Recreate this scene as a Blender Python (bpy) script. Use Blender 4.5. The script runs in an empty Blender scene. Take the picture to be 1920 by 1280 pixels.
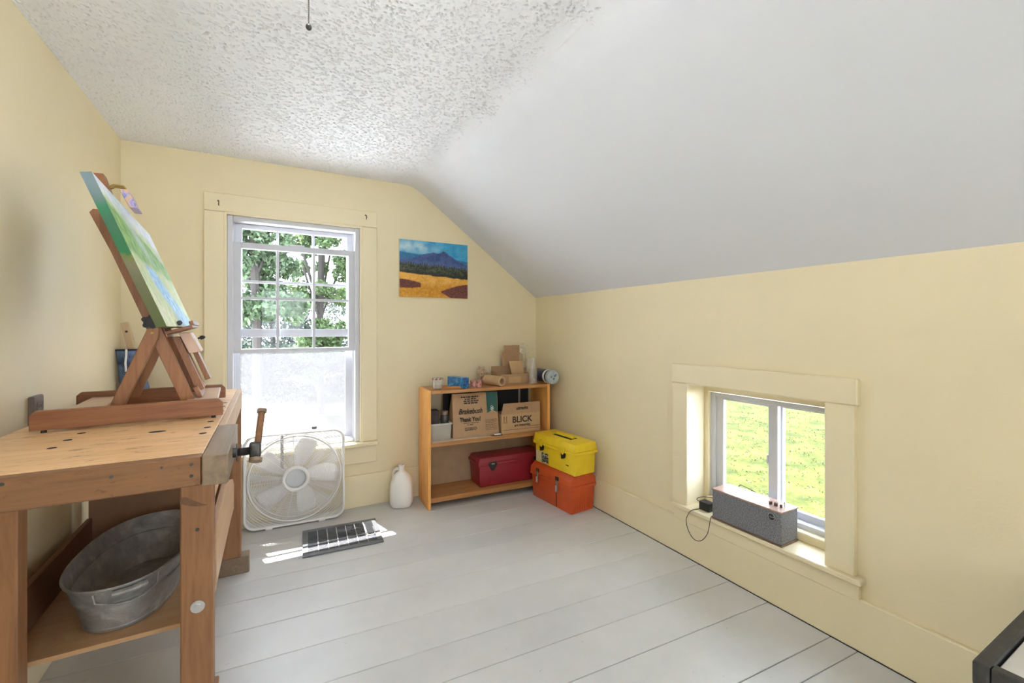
import bpy, bmesh, math, random
import numpy as np
from mathutils import Vector, Matrix

SC = bpy.context.scene
COL = SC.collection
rnd = random.Random(7)

# ------------------------------------------------------------------ measures (metres)
YB, XR, XL, YF = 3.10, 1.935, -0.70, -2.3        # wall faces: back, right, left, front
ZC, ZK, XC = 2.218, 1.454, 0.91                  # ceiling, top of knee wall, crease of the slope

# ================================================================== materials
MATS = {}

def _new(name):
    m = bpy.data.materials.new(name)
    m.use_nodes = True
    nt = m.node_tree
    b = nt.nodes['Principled BSDF']
    MATS[name] = m
    return m, nt, b

def _coord(nt, scale=(1, 1, 1), kind='Object'):
    tc = nt.nodes.new('ShaderNodeTexCoord')
    mp = nt.nodes.new('ShaderNodeMapping')
    mp.inputs['Scale'].default_value = scale
    nt.links.new(tc.outputs[kind], mp.inputs['Vector'])
    return mp.outputs['Vector']

def _noise(nt, vec, scale, detail=4, rough=0.55, dist=0.0):
    n = nt.nodes.new('ShaderNodeTexNoise')
    n.inputs['Scale'].default_value = scale
    n.inputs['Detail'].default_value = detail
    n.inputs['Roughness'].default_value = rough
    n.inputs['Distortion'].default_value = dist
    nt.links.new(vec, n.inputs['Vector'])
    return n.outputs['Fac']

def _ramp(nt, fac, stops):
    r = nt.nodes.new('ShaderNodeValToRGB')
    el = r.color_ramp.elements
    while len(el) < len(stops):
        el.new(0.5)
    for e, (p, c) in zip(el, stops):
        e.position = p
        e.color = (c[0], c[1], c[2], 1)
    nt.links.new(fac, r.inputs['Fac'])
    return r.outputs['Color']

def _bump(nt, b, h, strength, dist=0.01):
    n = nt.nodes.new('ShaderNodeBump')
    n.inputs['Strength'].default_value = strength
    n.inputs['Distance'].default_value = dist
    nt.links.new(h, n.inputs['Height'])
    nt.links.new(n.outputs['Normal'], b.inputs['Normal'])

def plain(name, col, rough=0.5, metal=0.0, var=0.06, scale=18, bump=0.0, spec=0.5, bscale=None):
    m, nt, b = _new(name)
    v = _coord(nt)
    f = _noise(nt, v, scale)
    lo = [max(0, c * (1 - var)) for c in col]
    hi = [min(1, c * (1 + var)) for c in col]
    nt.links.new(_ramp(nt, f, [(0.3, lo), (0.7, hi)]), b.inputs['Base Color'])
    b.inputs['Roughness'].default_value = rough
    b.inputs['Metallic'].default_value = metal
    b.inputs['Specular IOR Level'].default_value = spec
    if bump:
        _bump(nt, b, _noise(nt, v, bscale or scale * 4), bump, 0.004)
    return m

def wood(name, c1, c2, axis='x', scale=1.0, rough=0.5, knots=True, bump=0.12, scuff=0.0):
    m, nt, b = _new(name)
    s = {'x': (1.2, 14, 14), 'y': (14, 1.2, 14), 'z': (14, 14, 1.2)}[axis]
    v = _coord(nt, tuple(k * scale for k in s))
    f = _noise(nt, v, 2.2, 6, 0.6, 1.1)
    f2 = _noise(nt, v, 11, 3, 0.6, 0.3)
    mix = nt.nodes.new('ShaderNodeMath'); mix.operation = 'MULTIPLY_ADD'
    nt.links.new(f2, mix.inputs[0]); mix.inputs[1].default_value = 0.35
    nt.links.new(f, mix.inputs[2])
    mid = [(a + c) / 2 for a, c in zip(c1, c2)]
    col = _ramp(nt, mix.outputs[0], [(0.42, c2), (0.62, mid), (0.85, c1)])
    if knots:
        vv = _coord(nt, (3.5, 3.5, 3.5))
        vo = nt.nodes.new('ShaderNodeTexVoronoi'); vo.inputs['Scale'].default_value = 1.6
        nt.links.new(vv, vo.inputs['Vector'])
        kr = _ramp(nt, vo.outputs['Distance'], [(0.02, (0.12, 0.06, 0.03)), (0.06, (1, 1, 1))])
        mx = nt.nodes.new('ShaderNodeMixRGB'); mx.blend_type = 'MULTIPLY'; mx.inputs[0].default_value = 0.7
        nt.links.new(col, mx.inputs[1]); nt.links.new(kr, mx.inputs[2])
        col = mx.outputs[0]
    if scuff:
        sf = _noise(nt, _coord(nt, (9, 26, 26)), 1.6, 6, 0.72, 0.8)
        sr = _ramp(nt, sf, [(0.35, (0.40, 0.27, 0.17)), (0.42, (1, 1, 1)), (0.66, (1, 1, 1)), (0.74, (1.0, 0.93, 0.86))])
        mx2 = nt.nodes.new('ShaderNodeMixRGB'); mx2.blend_type = 'MULTIPLY'; mx2.inputs[0].default_value = scuff
        nt.links.new(col, mx2.inputs[1]); nt.links.new(sr, mx2.inputs[2])
        col = mx2.outputs[0]
    nt.links.new(col, b.inputs['Base Color'])
    b.inputs['Roughness'].default_value = rough
    _bump(nt, b, mix.outputs[0], bump, 0.003)
    return m

def wallpaint(name, col, rough=0.55):
    m, nt, b = _new(name)
    v = _coord(nt)
    f = _noise(nt, v, 1.6, 5, 0.6)
    nt.links.new(_ramp(nt, f, [(0.3, [c * 0.965 for c in col]), (0.7, [min(1, c * 1.02) for c in col])]), b.inputs['Base Color'])
    b.inputs['Roughness'].default_value = rough
    h = nt.nodes.new('ShaderNodeMath'); h.operation = 'MULTIPLY_ADD'
    nt.links.new(_noise(nt, v, 90, 3), h.inputs[0]); h.inputs[1].default_value = 0.25
    nt.links.new(_noise(nt, v, 7, 4), h.inputs[2])
    _bump(nt, b, h.outputs[0], 0.22, 0.01)
    return m

def glassy(name, tint=(1, 1, 1), gloss=0.08, rough=0.0, body=0.0, bodycol=(0.8, 0.8, 0.8)):
    """thin clear sheet: transparent with a little mirror and, if asked, a milky body"""
    m = bpy.data.materials.new(name); m.use_nodes = True; MATS[name] = m
    nt = m.node_tree; nt.nodes.clear()
    out = nt.nodes.new('ShaderNodeOutputMaterial')
    tr = nt.nodes.new('ShaderNodeBsdfTransparent'); tr.inputs['Color'].default_value = (*tint, 1)
    gl = nt.nodes.new('ShaderNodeBsdfGlossy'); gl.inputs['Roughness'].default_value = rough
    mx = nt.nodes.new('ShaderNodeMixShader'); mx.inputs[0].default_value = gloss
    nt.links.new(tr.outputs[0], mx.inputs[1]); nt.links.new(gl.outputs[0], mx.inputs[2])
    last = mx.outputs[0]
    if body:
        di = nt.nodes.new('ShaderNodeBsdfDiffuse'); di.inputs['Color'].default_value = (*bodycol, 1)
        tl = nt.nodes.new('ShaderNodeBsdfTranslucent'); tl.inputs['Color'].default_value = (*bodycol, 1)
        ad = nt.nodes.new('ShaderNodeMixShader'); ad.inputs[0].default_value = 0.5
        nt.links.new(di.outputs[0], ad.inputs[1]); nt.links.new(tl.outputs[0], ad.inputs[2])
        m2 = nt.nodes.new('ShaderNodeMixShader'); m2.inputs[0].default_value = body
        nt.links.new(last, m2.inputs[1]); nt.links.new(ad.outputs[0], m2.inputs[2])
        last = m2.outputs[0]
    nt.links.new(last, out.inputs['Surface'])
    return m

def attr_mat(name, rough=0.6, bump=0.3, bscale=160):
    """takes its colours from the mesh's own painted colour layer (artwork)"""
    m, nt, b = _new(name)
    a = nt.nodes.new('ShaderNodeVertexColor'); a.layer_name = 'art'
    nt.links.new(a.outputs['Color'], b.inputs['Base Color'])
    b.inputs['Roughness'].default_value = rough
    _bump(nt, b, _noise(nt, _coord(nt), bscale, 3), bump, 0.003)
    return m

WALL = wallpaint('yellow_wall_paint', (0.765, 0.672, 0.455))
TRIM = wallpaint('yellow_trim_paint', (0.78, 0.688, 0.468), 0.4)
CEIL = wallpaint('white_ceiling_paint', (0.86, 0.875, 0.925), 0.7)
def dim_ceiling_slope():
    # same paint throughout; the slope's colour is darkened to stand for dimmer light
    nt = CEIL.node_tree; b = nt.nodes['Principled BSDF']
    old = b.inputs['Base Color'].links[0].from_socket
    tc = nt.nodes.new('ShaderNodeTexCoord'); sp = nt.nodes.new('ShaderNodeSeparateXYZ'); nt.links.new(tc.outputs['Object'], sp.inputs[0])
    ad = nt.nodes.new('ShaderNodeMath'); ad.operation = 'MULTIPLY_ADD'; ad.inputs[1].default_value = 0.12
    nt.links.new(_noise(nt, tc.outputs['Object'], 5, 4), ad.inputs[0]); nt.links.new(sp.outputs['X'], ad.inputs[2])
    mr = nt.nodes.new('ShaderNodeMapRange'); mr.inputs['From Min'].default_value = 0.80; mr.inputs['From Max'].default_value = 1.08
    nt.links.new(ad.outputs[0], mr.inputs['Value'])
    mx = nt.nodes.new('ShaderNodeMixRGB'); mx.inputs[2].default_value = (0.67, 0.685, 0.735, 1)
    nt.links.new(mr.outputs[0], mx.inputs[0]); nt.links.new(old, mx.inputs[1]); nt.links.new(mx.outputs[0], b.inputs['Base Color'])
dim_ceiling_slope()
VINYL = plain('white_vinyl', (0.56, 0.57, 0.615), 0.35, var=0.02)
GLASS = glassy('window_glass', gloss=0.005)
SCREEN = glassy('insect_screen', gloss=0.0, body=0.5, bodycol=(0.15, 0.15, 0.155))

def floor_mat():
    m, nt, b = _new('grey_floor_paint')
    v = _coord(nt)
    f = _noise(nt, v, 2.5, 6, 0.65)
    base = _ramp(nt, f, [(0.3, (0.56, 0.56, 0.557)), (0.7, (0.645, 0.645, 0.637))])
    geo = nt.nodes.new('ShaderNodeNewGeometry')
    tone = _ramp(nt, geo.outputs['Random Per Island'], [(0.0, (0.93, 0.93, 0.93)), (1.0, (1.03, 1.03, 1.02))])
    mt = nt.nodes.new('ShaderNodeMixRGB'); mt.blend_type = 'MULTIPLY'; mt.inputs[0].default_value = 1.0
    nt.links.new(base, mt.inputs[1]); nt.links.new(tone, mt.inputs[2]); base = mt.outputs[0]
    sp = _noise(nt, _coord(nt, (1, 2.5, 1)), 26, 5, 0.75)
    wear = _ramp(nt, sp, [(0.27, (0.50, 0.49, 0.47)), (0.36, (1, 1, 1)), (0.72, (1, 1, 1)), (0.80, (1.0, 1.0, 1.0))])
    mx = nt.nodes.new('ShaderNodeMixRGB'); mx.blend_type = 'MULTIPLY'; mx.inputs[0].default_value = 0.75
    nt.links.new(base, mx.inputs[1]); nt.links.new(wear, mx.inputs[2])
    nt.links.new(mx.outputs[0], b.inputs['Base Color'])
    b.inputs['Roughness'].default_value = 0.36
    _bump(nt, b, _noise(nt, _coord(nt, (1.5, 14, 1)), 9, 5), 0.10, 0.006)
    return m
FLOOR = floor_mat()
GAP = plain('dark_gap', (0.03, 0.028, 0.025), 0.9)

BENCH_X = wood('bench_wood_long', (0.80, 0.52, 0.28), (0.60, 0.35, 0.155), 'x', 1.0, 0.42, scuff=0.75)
BENCH_E = wood('bench_end_wood_shaded', (0.235, 0.108, 0.042), (0.14, 0.06, 0.022), 'x', scuff=0.6)  # darkened to carry the shade on the end cap; foot and handle share it
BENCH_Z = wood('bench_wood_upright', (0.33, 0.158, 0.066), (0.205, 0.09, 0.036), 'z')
BENCH_Y = wood('bench_wood_lengthwise', (0.56, 0.36, 0.20), (0.44, 0.26, 0.13), 'y')
JAW = wood('grey_weathered_beech', (0.25, 0.175, 0.11), (0.165, 0.11, 0.067), 'y', knots=False)
DARKW = wood('dark_stained_board', (0.20, 0.095, 0.045), (0.13, 0.06, 0.03), 'y')
HARDB = plain('brown_hardboard', (0.30, 0.17, 0.09), 0.6, var=0.1)
SHELFB = wood('tan_shelf_board', (0.55, 0.34, 0.18), (0.46, 0.27, 0.13), 'x', knots=False)
EASEL = wood('oiled_beech', (0.30, 0.125, 0.050), (0.18, 0.065, 0.025), 'x', 1.4, 0.38, False, 0.06)
EASELZ = wood('oiled_beech_upright', (0.34, 0.150, 0.058), (0.20, 0.075, 0.028), 'z', 1.4, 0.38, False, 0.06)
EASELP = plain('pale_beech', (0.62, 0.42, 0.31), 0.32, var=0.06)
CASE = wood('orange_pine_lit', (0.92, 0.48, 0.14), (0.66, 0.28, 0.065), 'z', 1.0, 0.4)  # side panels brightened in colour to carry the glow from the window
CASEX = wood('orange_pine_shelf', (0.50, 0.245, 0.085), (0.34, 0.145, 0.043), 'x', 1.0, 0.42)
PLY = plain('plywood_back', (0.40, 0.27, 0.16), 0.6, var=0.08)
IRON = plain('dark_iron', (0.09, 0.085, 0.08), 0.45, 0.7, 0.2, 60, 0.3)
STEEL = plain('bright_steel', (0.60, 0.60, 0.60), 0.3, 0.9)
STEELD = plain('worn_steel', (0.30, 0.29, 0.28), 0.35, 0.8, 0.3, 90)
BLACK = plain('black_plastic', (0.014, 0.014, 0.015), 0.4)
BRASS = plain('brass', (0.42, 0.29, 0.09), 0.35, 0.9)
RUBBER = plain('dark_rubber', (0.03, 0.02, 0.018), 0.7)
GALV = None
WHITEP = plain('white_plastic', (0.80, 0.80, 0.80), 0.35, var=0.02)
GREYP = plain('pale_grey_plastic', (0.58, 0.60, 0.61), 0.3, var=0.02)
CARD = plain('cardboard', (0.40, 0.245, 0.13), 0.8, var=0.05, scale=40)
CARDL = plain('cardboard_light', (0.50, 0.325, 0.17), 0.8, var=0.05, scale=40)
KRAFT = plain('kraft_paper', (0.44, 0.28, 0.155), 0.75, var=0.05, scale=30)
INK = plain('black_ink', (0.03, 0.022, 0.018), 0.8)
REDINK = plain('brown_ink', (0.16, 0.05, 0.03), 0.8)
YEL = plain('yellow_plastic', (0.80, 0.575, 0.02), 0.38, var=0.05)
ORA = plain('orange_plastic', (0.56, 0.085, 0.02), 0.42, var=0.07)
RED = plain('red_plastic', (0.27, 0.016, 0.026), 0.38, var=0.08)
OUTWOOD = wood('pale_stick_wood', (0.62, 0.46, 0.28), (0.52, 0.36, 0.2), 'z', 1, 0.5, False)

def galv():
    m, nt, b = _new('galvanised_steel')
    v = _coord(nt)
    f = _noise(nt, v, 14, 6, 0.7, 0.6)
    nt.links.new(_ramp(nt, f, [(0.3, (0.19, 0.188, 0.185)), (0.55, (0.31, 0.305, 0.295)), (0.75, (0.47, 0.465, 0.45))]), b.inputs['Base Color'])
    b.inputs['Metallic'].default_value = 0.35
    b.inputs['Roughness'].default_value = 0.52
    _bump(nt, b, _noise(nt, v, 40, 4), 0.15, 0.003)
    return m
GALV = galv()

# ================================================================== mesh builder
class MB:
    def __init__(self):
        self.bm = bmesh.new()
        self.mi = 0
    def _tag(self, faces):
        for f in faces:
            f.material_index = self.mi
    def verts_faces(self, vs, fs):
        bv = [self.bm.verts.new(v) for v in vs]
        out = []
        for f in fs:
            try:
                out.append(self.bm.faces.new([bv[i] for i in f]))
            except ValueError:
                pass
        self._tag(out)
        return bv, out
    def box(self, x0, x1, y0, y1, z0, z1, bev=0.0, M=None, seg=1):
        vs = [Vector((x, y, z)) for z in (z0, z1) for x, y in ((x0, y0), (x1, y0), (x1, y1), (x0, y1))]
        if M is not None:
            vs = [M @ v for v in vs]
        bv, fs = self.verts_faces(vs, [(3, 2, 1, 0), (4, 5, 6, 7), (0, 1, 5, 4), (1, 2, 6, 5), (2, 3, 7, 6), (3, 0, 4, 7)])
        if bev > 0:
            es = list({e for f in fs for e in f.edges})
            r = bmesh.ops.bevel(self.bm, geom=es, offset=bev, segments=seg, affect='EDGES', profile=0.6)
            self._tag(r['faces'])
        return self
    def hexa(self, bottom, top, bev=0.0):
        """eight corner solid: four bottom corners and four top corners, counter-clockwise from above"""
        bv, fs = self.verts_faces([Vector(p) for p in list(bottom) + list(top)],
                                  [(3, 2, 1, 0), (4, 5, 6, 7), (0, 1, 5, 4), (1, 2, 6, 5), (2, 3, 7, 6), (3, 0, 4, 7)])
        if bev > 0:
            es = list({e for f in fs for e in f.edges})
            r = bmesh.ops.bevel(self.bm, geom=es, offset=bev, segments=2, affect='EDGES', profile=0.6)
            self._tag(r['faces'])
        return self
    def prism(self, poly, axis, d0, d1, bev=0.0):
        """poly: 2-D outline; axis 'x','y','z' is the extrusion direction"""
        def P(a, b, d):
            return {'x': (d, a, b), 'y': (a, d, b), 'z': (a, b, d)}[axis]
        n = len(poly)
        vs = [P(a, b, d0) for a, b in poly] + [P(a, b, d1) for a, b in poly]
        fs = [tuple(range(n))[::-1], tuple(range(n, 2 * n))] + [(i, (i + 1) % n, n + (i + 1) % n, n + i) for i in range(n)]
        bv, ff = self.verts_faces(vs, fs)
        if bev > 0:
            es = list({e for f in ff for e in f.edges})
            r = bmesh.ops.bevel(self.bm, geom=es, offset=bev, segments=1, affect='EDGES')
            self._tag(r['faces'])
        return self
    def cyl(self, p0, p1, r0, r1=None, seg=16, cap=True):
        p0, p1 = Vector(p0), Vector(p1)
        r1 = r0 if r1 is None else r1
        z = (p1 - p0).normalized()
        x = z.orthogonal().normalized(); y = z.cross(x)
        vs = []
        for p, r in ((p0, r0), (p1, r1)):
            for i in range(seg):
                a = 2 * math.pi * i / seg
                vs.append(p + x * (r * math.cos(a)) + y * (r * math.sin(a)))
        fs = [(i, (i + 1) % seg, seg + (i + 1) % seg, seg + i) for i in range(seg)]
        if cap:
            fs += [tuple(range(seg))[::-1], tuple(range(seg, 2 * seg))]
        self.verts_faces(vs, fs)
        return self
    def tube(self, pts, r, seg=8, closed=False):
        pts = [Vector(p) for p in pts]
        n = len(pts)
        rings = []
        prev = None
        for i, p in enumerate(pts):
            a = pts[(i - 1) % n] if (closed or i > 0) else p
            b = pts[(i + 1) % n] if (closed or i < n - 1) else p
            t = (b - a).normalized()
            x = t.orthogonal().normalized() if prev is None else (prev - t * prev.dot(t)).normalized()
            prev = x
            y = t.cross(x)
            rings.append([p + x * (r * math.cos(2 * math.pi * k / seg)) + y * (r * math.sin(2 * math.pi * k / seg)) for k in range(seg)])
        vs = [v for rg in rings for v in rg]
        fs = []
        m = n if closed else n - 1
        for i in range(m):
            j = (i + 1) % n
            for k in range(seg):
                l = (k + 1) % seg
                fs.append((i * seg + k, i * seg + l, j * seg + l, j * seg + k))
        if not closed:
            fs += [tuple(range(seg))[::-1], tuple(range((n - 1) * seg, n * seg))]
        self.verts_faces(vs, fs)
        return self
    def lathe(self, prof, seg=24, origin=(0, 0, 0), M=None, sx=1, sy=1, a0=0.0, a1=2 * math.pi):
        """profile of (radius, height) turned about z"""
        o = Vector(origin)
        full = abs(a1 - a0 - 2 * math.pi) < 1e-6
        cnt = seg if full else seg + 1
        vs = []
        for r, z in prof:
            for i in range(cnt):
                a = a0 + (a1 - a0) * i / seg
                v = Vector((r * sx * math.cos(a), r * sy * math.sin(a), z))
                if M is not None:
                    v = M @ v
                vs.append(v + o)
        fs = []
        for j in range(len(prof) - 1):
            for i in range(seg if full else seg):
                k = (i + 1) % cnt
                fs.append((j * cnt + i, j * cnt + k, (j + 1) * cnt + k, (j + 1) * cnt + i))
        self.verts_faces(vs, fs)
        return self
    def ball(self, c, r, seg=12, sc=(1, 1, 1)):
        g = bmesh.ops.create_uvsphere(self.bm, u_segments=seg, v_segments=max(6, seg // 2), radius=r,
                                      matrix=Matrix.Translation(c) @ Matrix.Diagonal((*sc, 1)))
        self._tag({f for v in g['verts'] for f in v.link_faces})
        return self
    def build(self, name, mats, parent=None, smooth=False, world=False, weld=1e-6):
        bm = self.bm
        bmesh.ops.remove_doubles(bm, verts=bm.verts, dist=weld)
        bmesh.ops.recalc_face_normals(bm, faces=bm.faces)
        if world and parent is not None:
            r = parent
            while r.parent is not None:
                r = r.parent
            M = Matrix.Translation(r.location) @ r.rotation_euler.to_matrix().to_4x4()
            bmesh.ops.transform(bm, matrix=M.inverted(), verts=bm.verts)
        me = bpy.data.meshes.new(name)
        bm.to_mesh(me); bm.free()
        for m in (mats if isinstance(mats, (list, tuple)) else [mats]):
            me.materials.append(m)
        if smooth:
            me.polygons.foreach_set('use_smooth', [True] * len(me.polygons))
            try:
                me.set_sharp_from_angle(angle=math.radians(35))
            except Exception:
                pass
        o = bpy.data.objects.new(name, me)
        COL.objects.link(o)
        if parent is not None:
            o.parent = parent
        return o

def thing(name, label, cat, loc=(0, 0, 0), rz=0.0, group=None, kind=None):
    o = bpy.data.objects.new(name, None)
    o.empty_display_size = 0.05
    COL.objects.link(o)
    o.location = loc
    o.rotation_euler = (0, 0, rz)
    tag(o, label, cat, group, kind)
    return o

def tag(o, label=None, cat=None, group=None, kind=None):
    if label: o['label'] = label
    if cat: o['category'] = cat
    if group: o['group'] = group
    if kind: o['kind'] = kind
    return o

def text_mesh(name, body, size, M, mat, parent, shear=0.0, sx=1.0, bold=0.0, align='CENTER'):
    cu = bpy.data.curves.new(name, 'FONT')
    cu.body = body; cu.size = size; cu.align_x = align; cu.align_y = 'CENTER'
    cu.shear = shear; cu.extrude = 0.0004; cu.offset = bold
    o = bpy.data.objects.new(name + '_curve', cu)
    COL.objects.link(o)
    bpy.context.view_layer.update()
    dg = bpy.context.evaluated_depsgraph_get()
    me = bpy.data.meshes.new_from_object(o.evaluated_get(dg))
    bpy.data.objects.remove(o)
    me.name = name
    me.transform(M @ Matrix.Diagonal((sx, 1, 1, 1)))
    me.materials.clear(); me.materials.append(mat)
    ob = bpy.data.objects.new(name, me)
    COL.objects.link(ob); ob.parent = parent
    return ob

RX90 = Matrix.Rotation(math.radians(90), 4, 'X')

def value_noise(nx, ny, cell, seed):
    """smooth value noise on an nx x ny grid, feature size `cell` samples"""
    rs = np.random.RandomState(seed)
    gx, gy = int(nx / cell) + 3, int(ny / cell) + 3
    g = rs.rand(gx, gy)
    x = np.arange(nx) / cell; y = np.arange(ny) / cell
    xi = x.astype(int); yi = y.astype(int)
    fx = x - xi; fy = y - yi
    fx = fx * fx * (3 - 2 * fx); fy = fy * fy * (3 - 2 * fy)
    a = g[np.ix_(xi, yi)]; b = g[np.ix_(xi + 1, yi)]; c = g[np.ix_(xi, yi + 1)]; d = g[np.ix_(xi + 1, yi + 1)]
    FX = fx[:, None]; FY = fy[None, :]
    return (a * (1 - FX) + b * FX) * (1 - FY) + (c * (1 - FX) + d * FX) * FY

# ================================================================== the setting
def structure(o):
    o['kind'] = 'structure'
    return o

# ---- floor: painted boards running across the room, a few degrees off the back wall
def build_floor():
    bm = MB()
    th = math.radians(-3.6)
    R = Matrix.Rotation(th, 4, 'Z')
    # seam positions measured along the right wall
    seams = [3.6, 3.33, 3.17, 2.96, 2.72, 2.52, 2.30, 2.14, 1.92, 1.708, 1.50, 1.33, 1.147, 0.90, 0.81, 0.63, 0.45]
    y = 0.45
    while y > -2.8:
        y -= rnd.choice((0.16, 0.2, 0.23))
        seams.append(y)
    seams = [s + 0.0 for s in seams]
    piv = Vector((XR, 0, 0))
    for a, b in zip(seams[:-1], seams[1:]):
        g = rnd.choice((0.0014, 0.0020, 0.0028, 0.0034))
        if abs(b - 0.81) < 0.001 or abs(a - 0.81) < 0.001: g = 0.003
        # board as a strip in a frame turned about the foot of the right wall
        x0, x1 = -2.8 - XR, 0.4
        ya, yb = b + g * 0.5, a - g * 0.5
        vs = []
        for zz in (-0.03, -0.0015, 0.0):
            e = 0.0018 if zz == 0.0 else 0.0
            for x, yy in ((x0, ya + e), (x1, ya + e), (x1, yb - e), (x0, yb - e)):
                v = R @ Vector((x, yy, 0)) + piv
                vs.append((v.x, v.y, zz))
        fs = [(3, 2, 1, 0), (8, 9, 10, 11)]
        for k in (0, 4):
            fs += [(k + i, k + (i + 1) % 4, k + 4 + (i + 1) % 4, k + 4 + i) for i in range(4)]
        bm.verts_faces(vs, fs)
    # clip to the room outline
    for co, no in (((XL - 0.02, 0, 0), (-1, 0, 0)), ((XR + 0.02, 0, 0), (1, 0, 0)), ((0, YB + 0.02, 0), (0, 1, 0)), ((0, YF - 0.02, 0), (0, -1, 0))):
        bmesh.ops.bisect_plane(bm.bm, geom=list(bm.bm.verts) + list(bm.bm.edges) + list(bm.bm.faces), plane_co=co, plane_no=no, clear_outer=True)
    bm.mi = 1
    bm.box(XL - 0.02, XR + 0.02, YF - 0.02, YB + 0.02, -0.12, -0.03)
    return structure(bm.build('floor', [FLOOR, GAP]))
build_floor()

# ---- ceiling: flat popcorn part, soft crease, smooth slope down to the knee wall
def build_ceiling():
    slope = (ZC - ZK) / (XR - XC)
    fine = 0.0032
    xs = list(np.arange(XL, 1.03, fine)) + list(np.linspace(1.045, XR, 40))
    ys = list(np.linspace(YF, 0.95, 40)) + list(np.arange(0.96, YB, fine)) + [YB]
    nx, ny = len(xs), len(ys)
    X = np.array(xs); Y = np.array(ys)
    w = 0.075                      # half width of the eased crease
    base = np.where(X < XC - w, ZC, np.where(X > XC + w, ZC - slope * (X - XC), ZC - slope * (X - XC + w) ** 2 / (4 * w)))
    n0 = np.random.RandomState(2).rand(nx, ny)
    n1 = value_noise(nx, ny, 1.45, 3); n2 = value_noise(nx, ny, 2.4, 5); n3 = value_noise(nx, ny, 9, 8)
    big = value_noise(nx, ny, 45, 9)
    pit = np.clip((0.325 - (0.65 * n1 + 0.35 * n2)) * 9, 0, 1)
    grain = 1 - pit - 0.10 * (n0 - 0.5) - 0.12 * n2
    # the spray fades out unevenly along the crease
    edge = np.clip((XC + 0.02 + 0.11 * (big - 0.5) + 0.05 * (n3 - 0.5) - X[:, None]) / 0.15, 0, 1)
    amp = 0.0105 * edge * (0.75 + 0.5 * n3)
    wav = value_noise(nx, ny, 60, 21) * 0.003 + value_noise(nx, ny, 20, 23) * 0.0006
    Z = base[:, None] - (grain - 0.92) * amp + np.where(X[:, None] > XC, wav - 0.002, 0)
    co = np.empty((nx, ny, 3))
    co[:, :, 0] = X[:, None]; co[:, :, 1] = Y[None, :]; co[:, :, 2] = Z
    idx = np.arange(nx * ny).reshape(nx, ny)
    quads = np.stack([idx[:-1, :-1], idx[:-1, 1:], idx[1:, 1:], idx[1:, :-1]], -1).reshape(-1, 4)
    me = bpy.data.meshes.new('ceiling')
    me.vertices.add(nx * ny); me.vertices.foreach_set('co', co.reshape(-1))
    nq = len(quads)
    me.loops.add(nq * 4); me.loops.foreach_set('vertex_index', quads.reshape(-1))
    me.polygons.add(nq); me.polygons.foreach_set('loop_start', np.arange(nq) * 4)
    me.polygons.foreach_set('use_smooth', np.ones(nq, bool))
    me.update(calc_edges=True); me.validate()
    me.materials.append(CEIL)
    o = bpy.data.objects.new('ceiling', me)
    COL.objects.link(o)
    structure(o)
    # roof deck above so that no sky leaks in
    b = MB()
    b.box(XL - 0.2, XR + 0.3, YF - 0.2, YB + 0.15, ZC + 0.06, ZC + 0.16)
    b.hexa([(XC, YF - 0.2, ZC + 0.03), (XR + 0.35, YF - 0.2, ZK - 0.2), (XR + 0.35, YB + 0.15, ZK - 0.2), (XC, YB + 0.15, ZC + 0.03)],
           [(XC, YF - 0.2, ZC + 0.16), (XR + 0.35, YF - 0.2, ZK + 0.06), (XR + 0.35, YB + 0.15, ZK + 0.06), (XC, YB + 0.15, ZC + 0.16)])
    d = b.build('roof_deck', CEIL, o)
build_ceiling()

# ---- walls
WX0, WX1, WZ0, WZ1 = -0.229, 0.550, 0.425, 1.886     # back window opening
def profile_top(x):
    return ZC + 0.02 if x <= XC else ZC + 0.02 - (ZC - ZK) / (XR - XC) * (x - XC)

def wall_back():
    b = MB()
    T = 0.16
    def panel(x0, x1, z0, z1a, z1b=None):
        z1b = z1a if z1b is None else z1b
        b.hexa([(x0, YB, z0), (x1, YB, z0), (x1, YB + T, z0), (x0, YB + T, z0)], [(x0, YB, z1a), (x1, YB, z1b), (x1, YB + T, z1b), (x0, YB + T, z1a)])
    zt = ZC + 0.03
    panel(XL - 0.16, WX0, -0.1, zt)
    panel(WX0, WX1, -0.1, WZ0)
    panel(WX0, WX1, WZ1, zt)
    panel(WX1, XC, -0.1, zt)
    panel(XC, XR + 0.22, -0.1, zt, zt - (ZC - ZK) / (XR - XC) * (XR + 0.22 - XC))
    return structure(b.build('wall_back', WALL))
wall_back()
structure(MB().box(XL - 0.16, XL, YF - 0.16, YB + 0.001, -0.1, ZC + 0.03).build('wall_left', WALL))

KY0, KY1, KZ0, KZ1 = 0.922, 1.575, 0.262, 0.912      # knee window opening
RY0, RY1, RZ0, RZ1 = -1.80, -0.40, 0.27, 1.22      # low window added behind the camera for fill light
def wall_right():
    b = MB()
    T = 0.13
    zt = ZK + 0.012
    b.box(XR, XR + T, YF - 0.16, RY0, -0.1, zt)
    b.box(XR, XR + T, RY1, KY0, -0.1, zt)
    b.box(XR, XR + T, RY0, RY1, -0.1, RZ0)
    b.box(XR, XR + T, RY0, RY1, RZ1, zt)
    b.box(XR, XR + T, KY1, YB + 0.001, -0.1, zt)
    b.box(XR, XR + T, KY0, KY1, -0.1, KZ0)
    b.box(XR, XR + T, KY0, KY1, KZ1, zt)
    return structure(b.build('wall_right', WALL))
wall_right()

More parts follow.
